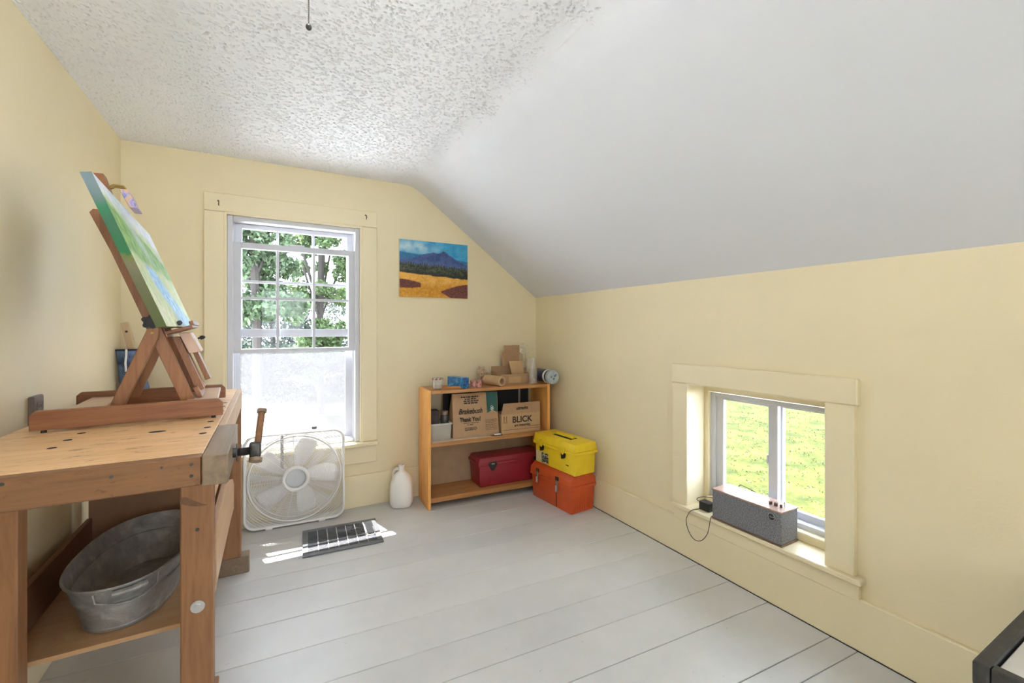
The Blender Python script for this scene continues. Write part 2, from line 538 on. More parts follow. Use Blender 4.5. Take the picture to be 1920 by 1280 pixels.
# front wall behind the camera, with an added window for fill light
FX0, FX1, FZ0, FZ1 = -0.15, 0.60, 0.80, 1.90
def wall_front():
    b = MB()
    T = 0.16
    zt = ZC + 0.03
    b.box(XL - 0.16, FX0, YF - T, YF, -0.1, zt)
    b.box(FX0, FX1, YF - T, YF, -0.1, FZ0)
    b.box(FX0, FX1, YF - T, YF, FZ1, zt)
    b.box(FX1, XC, YF - T, YF, -0.1, zt)
    z1 = zt - (ZC - ZK) / (XR - XC) * (XR + 0.22 - XC)
    b.hexa([(XC, YF - T, -0.1), (XR + 0.22, YF - T, -0.1), (XR + 0.22, YF, -0.1), (XC, YF, -0.1)],
           [(XC, YF - T, zt), (XR + 0.22, YF - T, z1), (XR + 0.22, YF, z1), (XC, YF, zt)])
    return structure(b.build('wall_front', WALL))
wall_front()

# ---- baseboards
structure(MB().box(XL, XR, YB - 0.016, YB + 0.001, 0, 0.216, 0.003).build('baseboard_back', TRIM))
structure(MB().box(XR - 0.018, XR + 0.001, YF, YB - 0.016, 0.0015, 0.194, 0.003).build('baseboard_right', TRIM))
structure(MB().box(XL - 0.001, XL + 0.018, YF, YB - 0.016, 0, 0.2, 0.003).build('baseboard_left', TRIM))
# thin dark gap where the boards meet the right baseboard
structure(MB().box(XR - 0.0205, XR - 0.0165, YF, YB - 0.02, -0.001, 0.0014).build('trim_1', GAP))

# ---- back window
def window_back():
    w = structure(thing('window_1', None, None))
    yf = YB - 0.022                                     # casing face
    c = MB()
    c.box(-0.328, WX0, yf, YB + 0.001, 0.4375, WZ1 - 0.002, 0.003)
    c.box(WX1, 0.648, yf, YB + 0.001, 0.4375, WZ1 - 0.002, 0.003)
    c.box(-0.328, 0.648, yf, YB + 0.001, WZ1, 1.992, 0.003)
    c.build('casing', TRIM, w)
    MB().box(-0.335, 0.652, YB - 0.052, YB + 0.05, 0.412, 0.437, 0.004).build('sill', TRIM, w)
    MB().box(-0.325, 0.645, yf, YB + 0.001, 0.296, 0.412, 0.003).build('apron', TRIM, w)
    j = MB()
    j.box(WX0, WX0 + 0.012, YB - 0.02, YB + 0.16, WZ0, WZ1)
    j.box(WX1 - 0.012, WX1, YB - 0.02, YB + 0.16, WZ0, WZ1)
    j.box(WX0 + 0.012, WX1 - 0.012, YB - 0.02, YB + 0.16, WZ1 - 0.012, WZ1)
    j.build('jamb', TRIM, w)
    X0, X1, Z0, Z1 = -0.217, 0.538, 0.437, 1.874
    f = MB()
    y0, y1 = YB + 0.004, YB + 0.13
    f.box(X0, X0 + 0.030, y0, y1, Z0, Z1, 0.003)
    f.box(X1 - 0.030, X1, y0, y1, Z0, Z1, 0.003)
    f.box(X0 + 0.030, X1 - 0.030, y0, y1, Z1 - 0.028, Z1, 0.003)
    f.box(X0 + 0.030, X1 - 0.030, y0 + 0.02, y1, Z0, Z0 + 0.022, 0.003)
    # inner stops that make the track
    for x in (X0 + 0.030, X1 - 0.038):
        f.box(x, x + 0.008, y0 + 0.062, y0 + 0.072, Z0 + 0.022, Z1 - 0.028)
    f.build('vinyl_frame', VINYL, w)
    def sash(name, ya, yb, za, zb, xa, xb, stile, top, bot, bars):
        s = MB()
        s.box(xa, xa + stile, ya, yb, za, zb, 0.002)
        s.box(xb - stile, xb, ya, yb, za, zb, 0.002)
        s.box(xa + stile, xb - stile, ya, yb, zb - top, zb, 0.002)
        s.box(xa + stile, xb - stile, ya - 0.004, yb, za, za + bot, 0.002)
        ym = (ya + yb) / 2
        for v in bars[0]:
            s.box(v - 0.008, v + 0.008, ym - 0.007, ym + 0.007, za + bot, zb - top)
        for h in bars[1]:
            s.box(xa + stile, xb - stile, ym - 0.0065, ym + 0.0065, h - 0.008, h + 0.008)
        o = s.build(name, VINYL, w)
        MB().box(xa + stile - 0.004, xb - stile + 0.004, ym - 0.0015, ym + 0.0015, za + bot - 0.004, zb - top + 0.004).build('pane', GLASS, o)
        return o
    inner = sash('lower_sash', YB + 0.022, YB + 0.058, 1.050, 1.722, -0.189, 0.512, 0.043, 0.036, 0.024, ((0.049, 0.258), (1.385,)))
    MB().box(0.12, 0.20, YB + 0.008, YB + 0.022, 1.722, 1.73, 0.002).build('latch', VINYL, inner)
    sash('upper_sash', YB + 0.078, YB + 0.112, 1.145, 1.845, -0.189, 0.512, 0.045, 0.028, 0.052, ((0.049, 0.258), (1.492,)))
    # insect screen over the open lower half
    s = MB()
    xa, xb, za, zb = -0.187, 0.508, 0.459, 1.072
    ya, yb = YB + 0.116, YB + 0.128
    s.box(xa, xa + 0.03, ya, yb, za, zb); s.box(xb - 0.045, xb, ya, yb, za, zb)
    s.box(xa + 0.03, xb - 0.045, ya, yb, za, za + 0.022); s.box(xa + 0.03, xb - 0.045, ya, yb, zb - 0.022, zb)
    fr = s.build('screen_frame', VINYL, w)
    MB().box(xa + 0.03, xb - 0.045, ya + 0.005, ya + 0.006, za + 0.022, zb - 0.022).build('insect_screen', SCREEN, fr)
window_back()

# ---- knee window (slider)
def window_knee():
    w = structure(thing('window_2', None, None))
    xf = XR - 0.024
    c = MB()
    c.box(xf, XR + 0.001, 0.822, KY0, 0.272, 0.911, 0.003)
    c.box(xf, XR + 0.001, KY1, 1.668, 0.272, 0.911, 0.003)
    c.box(xf - 0.003, XR + 0.001, 0.811, 1.671, 0.912, 1.012, 0.004)
    c.build('casing', TRIM, w)
    MB().prism([(xf - 0.022, 0.792), (XR - 0.0005, 0.792), (XR - 0.0005, KY0 + 0.0005), (XR + 0.13, KY0 + 0.0005), (XR + 0.13, KY1 - 0.0005), (XR - 0.0005, KY1 - 0.0005), (XR - 0.0005, 1.668), (xf - 0.022, 1.668)], 'z', 0.254, 0.2735, 0.003).build('sill', TRIM, w)
    MB().box(xf, XR + 0.001, 0.808, 1.66, 0.186, 0.254, 0.003).build('apron', TRIM, w)
    xj = 2.062
    j = MB()
    j.box(XR - 0.02, xj + 0.10, KY1 - 0.001, KY1 + 0.014, KZ0, KZ1)
    j.box(XR - 0.02, xj + 0.10, KY0 - 0.014, KY0 + 0.001, KZ0, KZ1)
    j.box(XR - 0.02, xj + 0.10, KY0, KY1, KZ1 - 0.004, KZ1 + 0.01)
    # stop beads that narrow the opening in front of the vinyl frame
    j.box(xj - 0.012, xj + 0.02, KY1 - 0.026, KY1 - 0.001, 0.2735, KZ1 - 0.004)
    j.box(xj - 0.012, xj + 0.02, KY0 + 0.001, KY0 + 0.026, 0.2735, KZ1 - 0.004)
    j.box(xj - 0.012, xj + 0.02, KY0 + 0.026, KY1 - 0.026, KZ1 - 0.045, KZ1 - 0.004)
    j.box(xj - 0.032, xj + 0.02, KY0 + 0.026, KY1 - 0.026, 0.2735, KZ0 + 0.050, 0.003)
    j.build('jamb', TRIM, w)
    y0, y1, z0, z1 = KY0 + 0.02, KY1 - 0.02, KZ0 + 0.045, KZ1 - 0.05
    xa, xb = xj + 0.006, xj + 0.085
    f = MB()
    f.box(xa, xb, y1 - 0.034, y1, z0, z1, 0.002); f.box(xa, xb, y0, y0 + 0.034, z0, z1, 0.002)
    f.box(xa, xb, y0 + 0.034, y1 - 0.034, z1 - 0.022, z1, 0.002); f.box(xa, xb, y0 + 0.034, y1 - 0.034, z0, z0 + 0.028, 0.002)
    f.build('vinyl_frame', VINYL, w)
    def sash(name, ya, yb, xs, xe):
        s = MB()
        za, zb = z0 + 0.026, z1 - 0.020
        s.box(xs, xe, ya, ya + 0.045, za, zb, 0.003); s.box(xs, xe, yb - 0.045, yb, za, zb, 0.003)
        s.box(xs, xe, ya + 0.045, yb - 0.045, zb - 0.014, zb, 0.002); s.box(xs, xe, ya + 0.045, yb - 0.045, za, za + 0.034, 0.002)
        o = s.build(name, VINYL, w)
        xm = (xs + xe) / 2
        MB().box(xm - 0.001, xm + 0.001, ya + 0.041, yb - 0.041, za + 0.03, zb - 0.01).build('pane', GLASS, o)
        return o
    ym = 1.222
    s1 = sash('sliding_sash', ym - 0.022, y1 - 0.030, xa + 0.010, xa + 0.036)
    MB().box(xa + 0.002, xa + 0.012, ym + 0.020, ym + 0.027, 0.56, 0.60, 0.002).build('latch', VINYL, s1)
    sash('fixed_sash', y0 + 0.030, ym + 0.018, xa + 0.042, xa + 0.066)
window_knee()

# ---- unseen windows added behind the camera as fill light
def fill_window_front():
    w = structure(thing('added_window_front', None, None))
    f = MB()
    for x in (FX0, FX1 - 0.05):
        f.box(x, x + 0.05, YF - 0.12, YF - 0.04, FZ0, FZ1)
    for z in (FZ0, (FZ0 + FZ1) / 2 - 0.02, FZ1 - 0.05):
        f.box(FX0 + 0.05, FX1 - 0.05, YF - 0.12, YF - 0.04, z, z + 0.05)
    fr = f.build('vinyl_frame', VINYL, w)
    c = MB()
    for x in (FX0 - 0.1, FX1):
        c.box(x, x + 0.1, YF - 0.001, YF + 0.02, FZ0, FZ1)
    c.box(FX0 - 0.1, FX1 + 0.1, YF - 0.001, YF + 0.02, FZ1, FZ1 + 0.1)
    c.box(FX0 - 0.1, FX1 + 0.1, YF - 0.001, YF + 0.04, FZ0 - 0.03, FZ0)
    c.build('casing', TRIM, w)
    MB().box(FX0 + 0.05, FX1 - 0.05, YF - 0.081, YF - 0.079, FZ0 + 0.05, FZ1 - 0.05).build('pane', GLASS, fr)
fill_window_front()
def fill_window_right():  # second added window, unseen, lights the left wall and ceiling
    w = structure(thing('added_window_right', None, None))
    f = MB()
    for y in (RY0, (RY0 + RY1) / 2 - 0.025, RY1 - 0.05):
        f.box(XR + 0.06, XR + 0.12, y, y + 0.05, RZ0, RZ1)
    for (ya, yb) in ((RY0 + 0.05, (RY0 + RY1) / 2 - 0.025), ((RY0 + RY1) / 2 + 0.025, RY1 - 0.05)):
        for z in (RZ0, RZ1 - 0.05):
            f.box(XR + 0.06, XR + 0.12, ya, yb, z, z + 0.05)
    fr = f.build('vinyl_frame', VINYL, w)
    MB().box(XR + 0.089, XR + 0.091, RY0 + 0.05, RY1 - 0.05, RZ0 + 0.05, RZ1 - 0.05).build('pane', GLASS, fr)
    c = MB()
    for y in (RY0 - 0.09, RY1):
        c.box(XR - 0.024, XR + 0.001, y, y + 0.09, RZ0, RZ1)
    c.box(XR - 0.026, XR + 0.001, RY0 - 0.10, RY1 + 0.10, RZ1, RZ1 + 0.10)
    c.box(XR - 0.045, XR + 0.001, RY0 - 0.10, RY1 + 0.10, RZ0 - 0.02, RZ0)
    c.build('casing', TRIM, w)
fill_window_right()

# ================================================================== workbench
wb = thing('workbench', 'pine woodworking bench with end vise and dog holes under the tabletop easel', 'workbench', (-0.39, 1.92, 0))
def P(b, name, mat, parent=wb, **k):
    return b.build(name, mat, parent, world=True, **k)
TOPX0, TOPX1, TOPY0, TOPY1, ZT = -0.648, -0.139, 1.26, 2.577, 0.90
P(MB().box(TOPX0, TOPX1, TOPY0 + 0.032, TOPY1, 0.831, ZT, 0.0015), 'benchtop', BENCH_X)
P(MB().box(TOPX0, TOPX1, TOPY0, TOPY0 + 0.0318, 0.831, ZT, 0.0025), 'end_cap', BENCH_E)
# dog holes: dark round recesses in the top
for (x, y) in ((-0.476, 1.524), (-0.473, 1.612), (-0.469, 1.699), (-0.163, 1.616), (-0.164, 1.713), (-0.165, 1.53), (-0.156, 2.115), (-0.155, 2.02), (-0.152, 1.916)):
    b = MB(); b.cyl((x, y, ZT + 0.0002), (x, y, ZT + 0.0006), 0.0095, seg=16)
    P(b, 'dog_hole', GAP)
b = MB(); b.lathe([(0, 0), (1, 0)], 20, (-0.283, 1.617, ZT + 0.0006), sx=0.021, sy=0.012)
P(b, 'oval_recess', GAP)
P(MB().box(-0.1385, -0.118, 1.634, TOPY1, 0.812, ZT - 0.001, 0.002), 'side_apron', BENCH_Y)
P(MB().box(-0.1375, -0.0855, 1.254, 1.630, 0.829, ZT + 0.001, 0.0025), 'vise_jaw', JAW)
for (x, z) in ((-0.158, 0.883), (-0.158, 0.856), (-0.30, 0.877), (-0.466, 0.889), (-0.213, 0.884)):
    r = 0.0042 if x != -0.213 else 0.003
    b = MB(); b.cyl((x, 1.2605, z), (x, 1.2590, z), r, r * 0.9, seg=12); b.cyl((x, 1.2589, z), (x, 1.2586, z), r * 0.35, seg=6)
    P(b, 'screw', IRON)
# vise screw and tommy bar
vs_ = MB(); ya, za = 1.415, 0.862
vs_.cyl((-0.0856, ya, za), (-0.077, ya, za), 0.0135, seg=20)
vs_.cyl((-0.077, ya, za), (-0.0745, ya, za), 0.024, seg=24)
for i in range(12):
    x = -0.0745 + i * 0.0024
    vs_.cyl((x, ya, za), (x + 0.0012, ya, za), 0.0098, 0.0122, seg=16); vs_.cyl((x + 0.0012, ya, za), (x + 0.0024, ya, za), 0.0122, 0.0098, seg=16)
vscrew = P(vs_, 'vise_screw', IRON, smooth=True)
b = MB(); b.box(-0.0475, -0.0185, ya - 0.019, ya + 0.019, za - 0.019, za + 0.023, 0.009, seg=3)
P(b, 'hub', IRON, vscrew, smooth=True)
hd = Vector((0.012, 0.055, 0.10)).normalized()
hc = Vector((-0.0285, ya, za + 0.004))
b = MB(); b.cyl(hc - hd * 0.034, hc + hd * 0.104, 0.0088, seg=16)
vh = P(b, 'vise_handle', BENCH_E, smooth=True)
for t in (-0.036, 0.104):
    b = MB(); b.cyl(hc + hd * t, hc + hd * (t + 0.010), 0.0125 if t > 0 else 0.0165, seg=18)
    P(b, 'end_stop', JAW, vh, smooth=True)
# legs and feet
def leg(x0, x1, y0, y1):
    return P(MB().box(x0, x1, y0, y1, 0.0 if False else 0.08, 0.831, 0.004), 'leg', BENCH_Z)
l1 = leg(-0.234, -0.151, 1.642, 1.702)
leg(-0.662, -0.579, 1.642, 1.702)
leg(-0.203, -0.119, 2.53, 2.577)
leg(-0.662, -0.579, 2.53, 2.577)
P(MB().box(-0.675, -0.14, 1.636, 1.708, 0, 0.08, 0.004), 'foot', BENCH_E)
P(MB().box(-0.675, -0.084, 2.527, 2.60, 0, 0.080, 0.004), 'foot', JAW)
# weathered gash, washer on the near right leg
b = MB(); b.prism([(-0.2335, 0.690), (-0.222, 0.692), (-0.205, 0.679), (-0.178, 0.662), (-0.164, 0.657), (-0.19, 0.657), (-0.21, 0.662), (-0.2335, 0.673)], 'y', 1.6405, 1.6419)
P(b, 'knot', DARKW, l1)
b = MB(); b.cyl((-0.190, 1.642, 0.352), (-0.190, 1.638, 0.352), 0.0185, seg=24); b.cyl((-0.190, 1.638, 0.352), (-0.190, 1.634, 0.352), 0.010, seg=6)
P(b, 'bolt_head', STEEL, l1, smooth=True)
b = MB(); b.cyl((-0.191, 1.6419, 0.586), (-0.191, 1.640, 0.586), 0.005, seg=12)
P(b, 'plug', IRON, l1)
# rails, shelf and panels
P(MB().prism([(1.70, 0.375), (2.30, 0.355), (2.50, 0.335), (2.531, 0.44), (2.44, 0.495), (2.1, 0.582), (1.70, 0.567)], 'x', -0.166, -0.147, 0.001), 'side_rail', BENCH_Y)
P(MB().box(-0.176, -0.168, 1.71, 2.02, 0.60, 0.831), 'vise_guide', SHELFB)
P(MB().box(-0.661, -0.643, 1.702, 2.449, 0.2705, 0.412, 0.002), 'stretcher', DARKW)
P(MB().box(-0.655, -0.168, 2.45, 2.464, 0.2705, 0.829), 'back_panel', HARDB)
P(MB().box(-0.66, -0.168, 1.724, 2.47, 0.256, 0.270, 0.001), 'lower_shelf', SHELFB)

# ================================================================== galvanised tub
tub = thing('oval_tub', 'dented grey galvanised oval washtub on the lower shelf of the workbench', 'tub', (-0.405, 2.012, 0.2705), math.radians(-4))
def ov(prof, seg=56):
    """profile of (half width x, half length y, z)"""
    b = MB(); vs, fs = [], []
    for (a, c, z) in prof:
        for i in range(seg):
            t = 2 * math.pi * i / seg
            ex = 2 / 2.35
            cx, sy = math.cos(t), math.sin(t)
            vs.append((math.copysign(abs(cx) ** ex, cx) * a, math.copysign(abs(sy) ** ex, sy) * c, z))
    n = len(prof)
    for j in range(n - 1):
        for i in range(seg):
            k = (i + 1) % seg
            fs.append((j * seg + i, j * seg + k, (j + 1) * seg + k, (j + 1) * seg + i))
    b.verts_faces(vs, fs)
    return b
out_ = [(0.001, 0.001, 0.0), (0.118, 0.236, 0.0), (0.121, 0.240, 0.004), (0.1225, 0.243, 0.012), (0.1205, 0.241, 0.015), (0.140, 0.272, 0.098), (0.1455, 0.278, 0.101), (0.1465, 0.280, 0.106), (0.1435, 0.277, 0.110),
        (0.156, 0.303, 0.158), (0.1605, 0.308, 0.159), (0.1625, 0.310, 0.163), (0.1605, 0.308, 0.167), (0.156, 0.303, 0.166),
        (0.1415, 0.275, 0.110), (0.144, 0.277, 0.106), (0.138, 0.270, 0.099), (0.1185, 0.238, 0.014), (0.110, 0.230, 0.005), (0.001, 0.001, 0.004)]
b = ov(out_); b.build('tub_body', GALV, tub, smooth=True)
for sgn, ang in ((-1, 0.32), (1, 0.0)):
    b = MB()
    c0 = math.pi / 2 * sgn + ang
    def onrim(t, z, off):
        k = (z - 0.015) / 0.15
        a = 0.121 + (0.157 - 0.121) * k + off; c = 0.241 + (0.304 - 0.241) * k + off
        ex = 2 / 2.35
        return Vector((math.copysign(abs(math.cos(t)) ** ex, math.cos(t)) * a, math.copysign(abs(math.sin(t)) ** ex, math.sin(t)) * c, z))
    pts = []
    for i in range(9):
        t = c0 + (i - 4) * 0.085
        pts.append(onrim(t, 0.128 if 0 < i < 8 else 0.148, 0.012 if 0 < i < 8 else 0.004))
    b.tube([onrim(c0 - 0.44, 0.150, 0.001), onrim(c0 - 0.40, 0.125, 0.014), onrim(c0 - 0.2, 0.108, 0.016), onrim(c0, 0.104, 0.018), onrim(c0 + 0.2, 0.108, 0.016), onrim(c0 + 0.40, 0.125, 0.014), onrim(c0 + 0.44, 0.150, 0.001)], 0.0028, 8)
    hd_ = b.build('handle', GALV, tub, smooth=True)
    g = MB(); g.tube([onrim(c0 + (i - 3) * 0.075, 0.146, 0.0095) for i in range(7)], 0.0105, 10)
    g.build('grip', STEEL if False else GALV, hd_, smooth=True)

# ================================================================== tabletop easel
EA = math.radians(3.2)
ez = thing('tabletop_easel', 'reddish beech tabletop easel on the workbench holding a tilted canvas', 'easel', (-0.38, 1.995, 0.90), EA)
LEAN = 0.37
def xb(z): return 0.005 + (0.328 - z) * LEAN          # back face of the mast
def rail(y):
    return MB().prism([(-0.228, 0.008), (0.232, 0.008), (0.232, 0.050), (0.220, 0.064), (-0.216, 0.064), (-0.228, 0.052)], 'y', y - 0.010, y + 0.010, 0.0015)
for y in (-0.222, 0.216):
    r = rail(y).build('side_rail', EASEL, ez)
    for x in (-0.20, 0.205):
        MB().cyl((x, y, 0), (x, y, 0.009), 0.007, 0.0055, seg=12).build('rubber_foot', RUBBER, r)
MB().box(0.125, 0.215, -0.211, 0.205, 0.040, 0.054, 0.002).build('front_crosspiece', EASELP, ez)
MB().box(-0.185, -0.10, -0.211, 0.205, 0.030, 0.044, 0.002).build('rear_crosspiece', EASELP, ez)
# lower mast: two thick uprights
for y in (-0.108, 0.100):
    MB().prism([(xb(0.046), 0.046), (xb(0.046) + 0.040, 0.046), (xb(0.335) + 0.040, 0.335), (xb(0.335), 0.335)], 'y', y - 0.0125, y + 0.0125, 0.0015).build('lower_mast', EASELZ, ez)
# tray carriage: two slats in front with a slot between
for y0, y1 in ((-0.045, -0.008), (0.008, 0.045)):
    MB().prism([(xb(0.075) + 0.050, 0.068), (xb(0.075) + 0.072, 0.080), (xb(0.27) + 0.072, 0.27), (xb(0.27) + 0.050, 0.27)], 'y', y0, y1, 0.001).build('carriage_slat', EASELZ, ez)
MB().prism([(xb(0.10) + 0.080, 0.100), (xb(0.10) + 0.096, 0.106), (xb(0.235) + 0.096, 0.235), (xb(0.235) + 0.080, 0.235)], 'y', 0.060, 0.135, 0.001).build('drop_slat', EASELZ, ez)
MB().prism([(xb(0.05) + 0.046, 0.056), (xb(0.09) + 0.046, 0.09), (xb(0.09) + 0.06, 0.095), (xb(0.05) + 0.06, 0.056)], 'y', -0.0955, 0.0875, 0.001).build('lower_rung', EASELZ, ez)
MB().prism([(xb(0.27) + 0.012, 0.27), (xb(0.30) + 0.012, 0.30), (xb(0.30) + 0.045, 0.30), (xb(0.27) + 0.045, 0.27)], 'y', -0.0955, 0.0875, 0.001).build('upper_rung', EASELZ, ez)
MB().prism([(xb(0.20) + 0.074, 0.21), (xb(0.20) + 0.110, 0.215), (xb(0.285) + 0.108, 0.285), (xb(0.285) + 0.074, 0.285)], 'y', -0.052, 0.085, 0.002).build('clamp_block', EASELP, ez)
tr = MB().prism([(0.068, 0.279), (0.142, 0.303), (0.139, 0.313), (0.065, 0.289)], 'y', -0.13, 0.15, 0.001).prism([(0.134, 0.309), (0.146, 0.313), (0.141, 0.328), (0.130, 0.324)], 'y', -0.13, 0.15, 0.001)
tr.build('canvas_tray', EASEL, ez)
def knob(p, d, r, L, name='knob', lobes=True, par=ez):
    b = MB(); p = Vector(p); d = Vector(d).normalized()
    b.cyl(p, p + d * L * 0.5, r * 0.4, seg=10)
    b.cyl(p + d * L * 0.4, p + d * L, r * 0.8, seg=14)
    if lobes:
        x = d.orthogonal().normalized(); y = d.cross(x)
        for k in range(5):
            a = 2 * math.pi * k / 5
            c = p + d * L * 0.4 + (x * math.cos(a) + y * math.sin(a)) * r * 0.72
            b.cyl(c, c + d * L * 0.6, r * 0.36, seg=8)
    return b.build(name, BLACK, par, smooth=True)
knob((xb(0.322) + 0.022, -0.1205, 0.322), (0, -1, 0), 0.023, 0.030, 'clamp_knob')
knob((0.147, 0.03, 0.262), (1, 0, 0.3), 0.009, 0.018, 'wing_knob', False)
b = MB(); b.box(0.158, 0.170, 0.012, 0.048, 0.262, 0.272, 0.003); b.build('wing_nut', BLACK, ez)
knob((0.105, -0.131, 0.318), (0.1, -1, 0.1), 0.010, 0.014, 'tray_knob', False)
# upper mast: slotted slats
for y in (-0.085, 0.078):
    zt, zs, zb = 0.685, 0.55, 0.30
    b = MB()
    b.prism([(xb(zb), zb), (xb(zb) + 0.028, zb), (xb(zs) + 0.028, zs), (xb(zs), zs)], 'y', y - 0.010, y + 0.010)
    b.prism([(xb(zb) + 0.037, zb), (xb(zb) + 0.052, zb), (xb(zs) + 0.052, zs), (xb(zs) + 0.037, zs)], 'y', y - 0.010, y + 0.010)
    b.prism([(xb(zs), zs), (xb(zs) + 0.052, zs), (xb(zt) + 0.052, zt), (xb(zt) + 0.006, zt), (xb(zt) - 0.003, zt - 0.012)], 'y', y - 0.010, y + 0.010)
    b.build('upper_mast', EASELZ, ez)
for zc in (0.42, 0.64):
    MB().prism([(xb(zc) + 0.012, zc), (xb(zc) + 0.040, zc), (xb(zc + 0.03) + 0.040, zc + 0.03), (xb(zc + 0.03) + 0.012, zc + 0.03)], 'y', -0.075, 0.068).build('rung', EASELZ, ez)
# support struts
for s in (-1, 1):
    y0, y1 = (-0.148, -0.1215) if s < 0 else (0.1135, 0.140)
    b = MB().prism([(-0.075, 0.044), (-0.038, 0.044), (0.050, 0.268), (0.052, 0.305), (0.022, 0.300)], 'y', y0, y1, 0.0015)
    b.build('strut', EASELZ, ez)
MB().cyl((0.034, -0.150, 0.285), (0.034, 0.142, 0.285), 0.004, seg=10).build('pivot_rod', BRASS, ez)
# slider with the top clamp
MB().prism([(-0.128, 0.768), (-0.092, 0.764), (-0.110, 0.822), (-0.140, 0.820)], 'y', -0.024, 0.020, 0.001).build('slider_block', EASEL, ez)
cl = MB().prism([(xb(0.60) + 0.014, 0.60), (xb(0.60) + 0.034, 0.60), (xb(0.795) + 0.045, 0.795), (xb(0.795) + 0.025, 0.795)], 'y', -0.022, 0.018, 0.001).build('slider', EASEL, ez)
b = MB()
for y in (-0.014, 0.012):
    b.tube([(-0.112, y, 0.785), (-0.098, y, 0.782), (-0.085, y, 0.790), (-0.060, y, 0.790), (-0.048, y, 0.774)], 0.0035, 8)
b.build('clamp_bracket', BRASS, ez, smooth=True)
def smear():
    m, nt, bb = _new('paint_smeared_beech')
    f = _noise(nt, _coord(nt, (30, 30, 9)), 2.2, 4, 0.6, 1.2)
    nt.links.new(_ramp(nt, f, [(0.30, (0.62, 0.45, 0.26)), (0.46, (0.55, 0.36, 0.20)), (0.52, (0.42, 0.36, 0.60)), (0.60, (0.10, 0.13, 0.42)), (0.70, (0.60, 0.52, 0.66))]), bb.inputs['Base Color'])
    bb.inputs['Roughness'].default_value = 0.5
    return m
MB().prism([(-0.066, 0.770), (-0.044, 0.774), (-0.016, 0.713), (-0.038, 0.711)], 'y', -0.050, 0.046, 0.002).build('clamp_pad', smear(), ez)

# ---- canvas on the easel (own thing)
def art_grid(w, h, nx, ny, fn):
    """front face grid with painted colours; returns co (nx,ny), colours"""
    u = np.linspace(0, 1, nx); v = np.linspace(0, 1, ny)
    U, V = np.meshgrid(u, v, indexing='ij')
    return U, V, fn(U, V, nx, ny)

def lerp(a, b, t):
    t = t[..., None]
    return np.array(a) * (1 - t) + np.array(b) * t

def srgb(c):
    c = np.asarray(c, float) / 255.0
    return np.where(c <= 0.04045, c / 12.92, ((c + 0.055) / 1.055) ** 2.4)

def art_mesh(name, U, V, C, place, mat, parent):
    nx, ny = U.shape
    co = place(U, V)
    idx = np.arange(nx * ny).reshape(nx, ny)
    q = np.stack([idx[:-1, :-1], idx[1:, :-1], idx[1:, 1:], idx[:-1, 1:]], -1).reshape(-1, 4)
    me = bpy.data.meshes.new(name)
    me.from_pydata(co.reshape(-1, 3).tolist(), [], q.tolist())
    at = me.color_attributes.new('art', 'FLOAT_COLOR', 'POINT')
    rgba = np.ones((nx * ny, 4)); rgba[:, :3] = np.clip(C.reshape(-1, 3), 0, 1)
    at.data.foreach_set('color', rgba.ravel())
    me.materials.append(mat)
    me.polygons.foreach_set('use_smooth', [True] * len(me.polygons))
    o = bpy.data.objects.new(name, me)
    COL.objects.link(o)
    if parent is not None: o.parent = parent
    return o

ARTM = attr_mat('oil_paint')
def brush(nx, ny, sx, sy, seed):
    a = value_noise(nx, ny, sx, seed)
    if sy != sx:
        b = value_noise(nx, max(2, int(ny * sx / sy) + 2), sx, seed)
        ii = np.clip((np.arange(ny) * sx / sy).astype(int), 0, b.shape[1] - 1)
        a = b[:, ii]
    return a

def art_river(U, V, nx, ny):
    n1 = value_noise(nx, ny, 5, 31); n2 = value_noise(nx, ny, 14, 33); n3 = value_noise(nx, ny, 2.5, 35)
    col = lerp(srgb((176, 196, 168)), srgb((206, 216, 186)), n2)                                   # far meadow
    sky = lerp(srgb((205, 220, 236)), srgb((228, 233, 240)), n2)
    m = np.clip((V - 0.84 + 0.10 * (U - 0.2) + 0.04 * (n2 - 0.5)) * 14, 0, 1); col = col * (1 - m[..., None]) + sky * m[..., None]
    hill = lerp(srgb((92, 146, 84)), srgb((150, 190, 112)), n1)
    m = np.clip((0.86 - 0.16 * U + 0.06 * (n2 - 0.5) - V) * 20, 0, 1); col = col * (1 - m[..., None]) + hill * m[..., None]
    mist = srgb((190, 205, 214)); m = np.clip(1 - np.abs(U - 0.30 - 0.5 * (0.85 - V)) * 7, 0, 1) * np.clip((V - 0.5) * 5, 0, 1) * 0.8
    col = col * (1 - m[..., None]) + mist * m[..., None]
    bank = lerp(srgb((196, 204, 160)), srgb((168, 190, 140)), n1)
    m = np.clip((0.50 + 0.05 * n2 - V) * 20, 0, 1); col = col * (1 - m[..., None]) + bank * m[..., None]
    # river running from the middle left and widening toward the bottom right
    ctr = 0.26 + 0.98 * (0.50 - V) + 0.03 * np.sin(V * 15); wid = 0.13 + 0.32 * np.clip(0.5 - V, 0, 1)
    riv = lerp(srgb((96, 158, 208)), srgb((184, 220, 238)), np.clip(n1 * 0.7 + n3 * 0.6 - 0.15, 0, 1))
    m = np.clip((wid - np.abs(U - ctr) + 0.05 * (n1 - 0.5)) * 22, 0, 1) * np.clip((0.49 + 0.02 * n2 - V) * 22, 0, 1)
    col = col * (1 - m[..., None]) + riv * m[..., None]
    fg = lerp(srgb((222, 220, 190)), srgb((180, 196, 140)), n1)
    m = np.clip((0.34 - V - 0.62 * U + 0.08 * (n2 - 0.5)) * 14, 0, 1); col = col * (1 - m[..., None]) + fg * m[..., None]
    return col * (0.88 + 0.24 * n3[..., None])

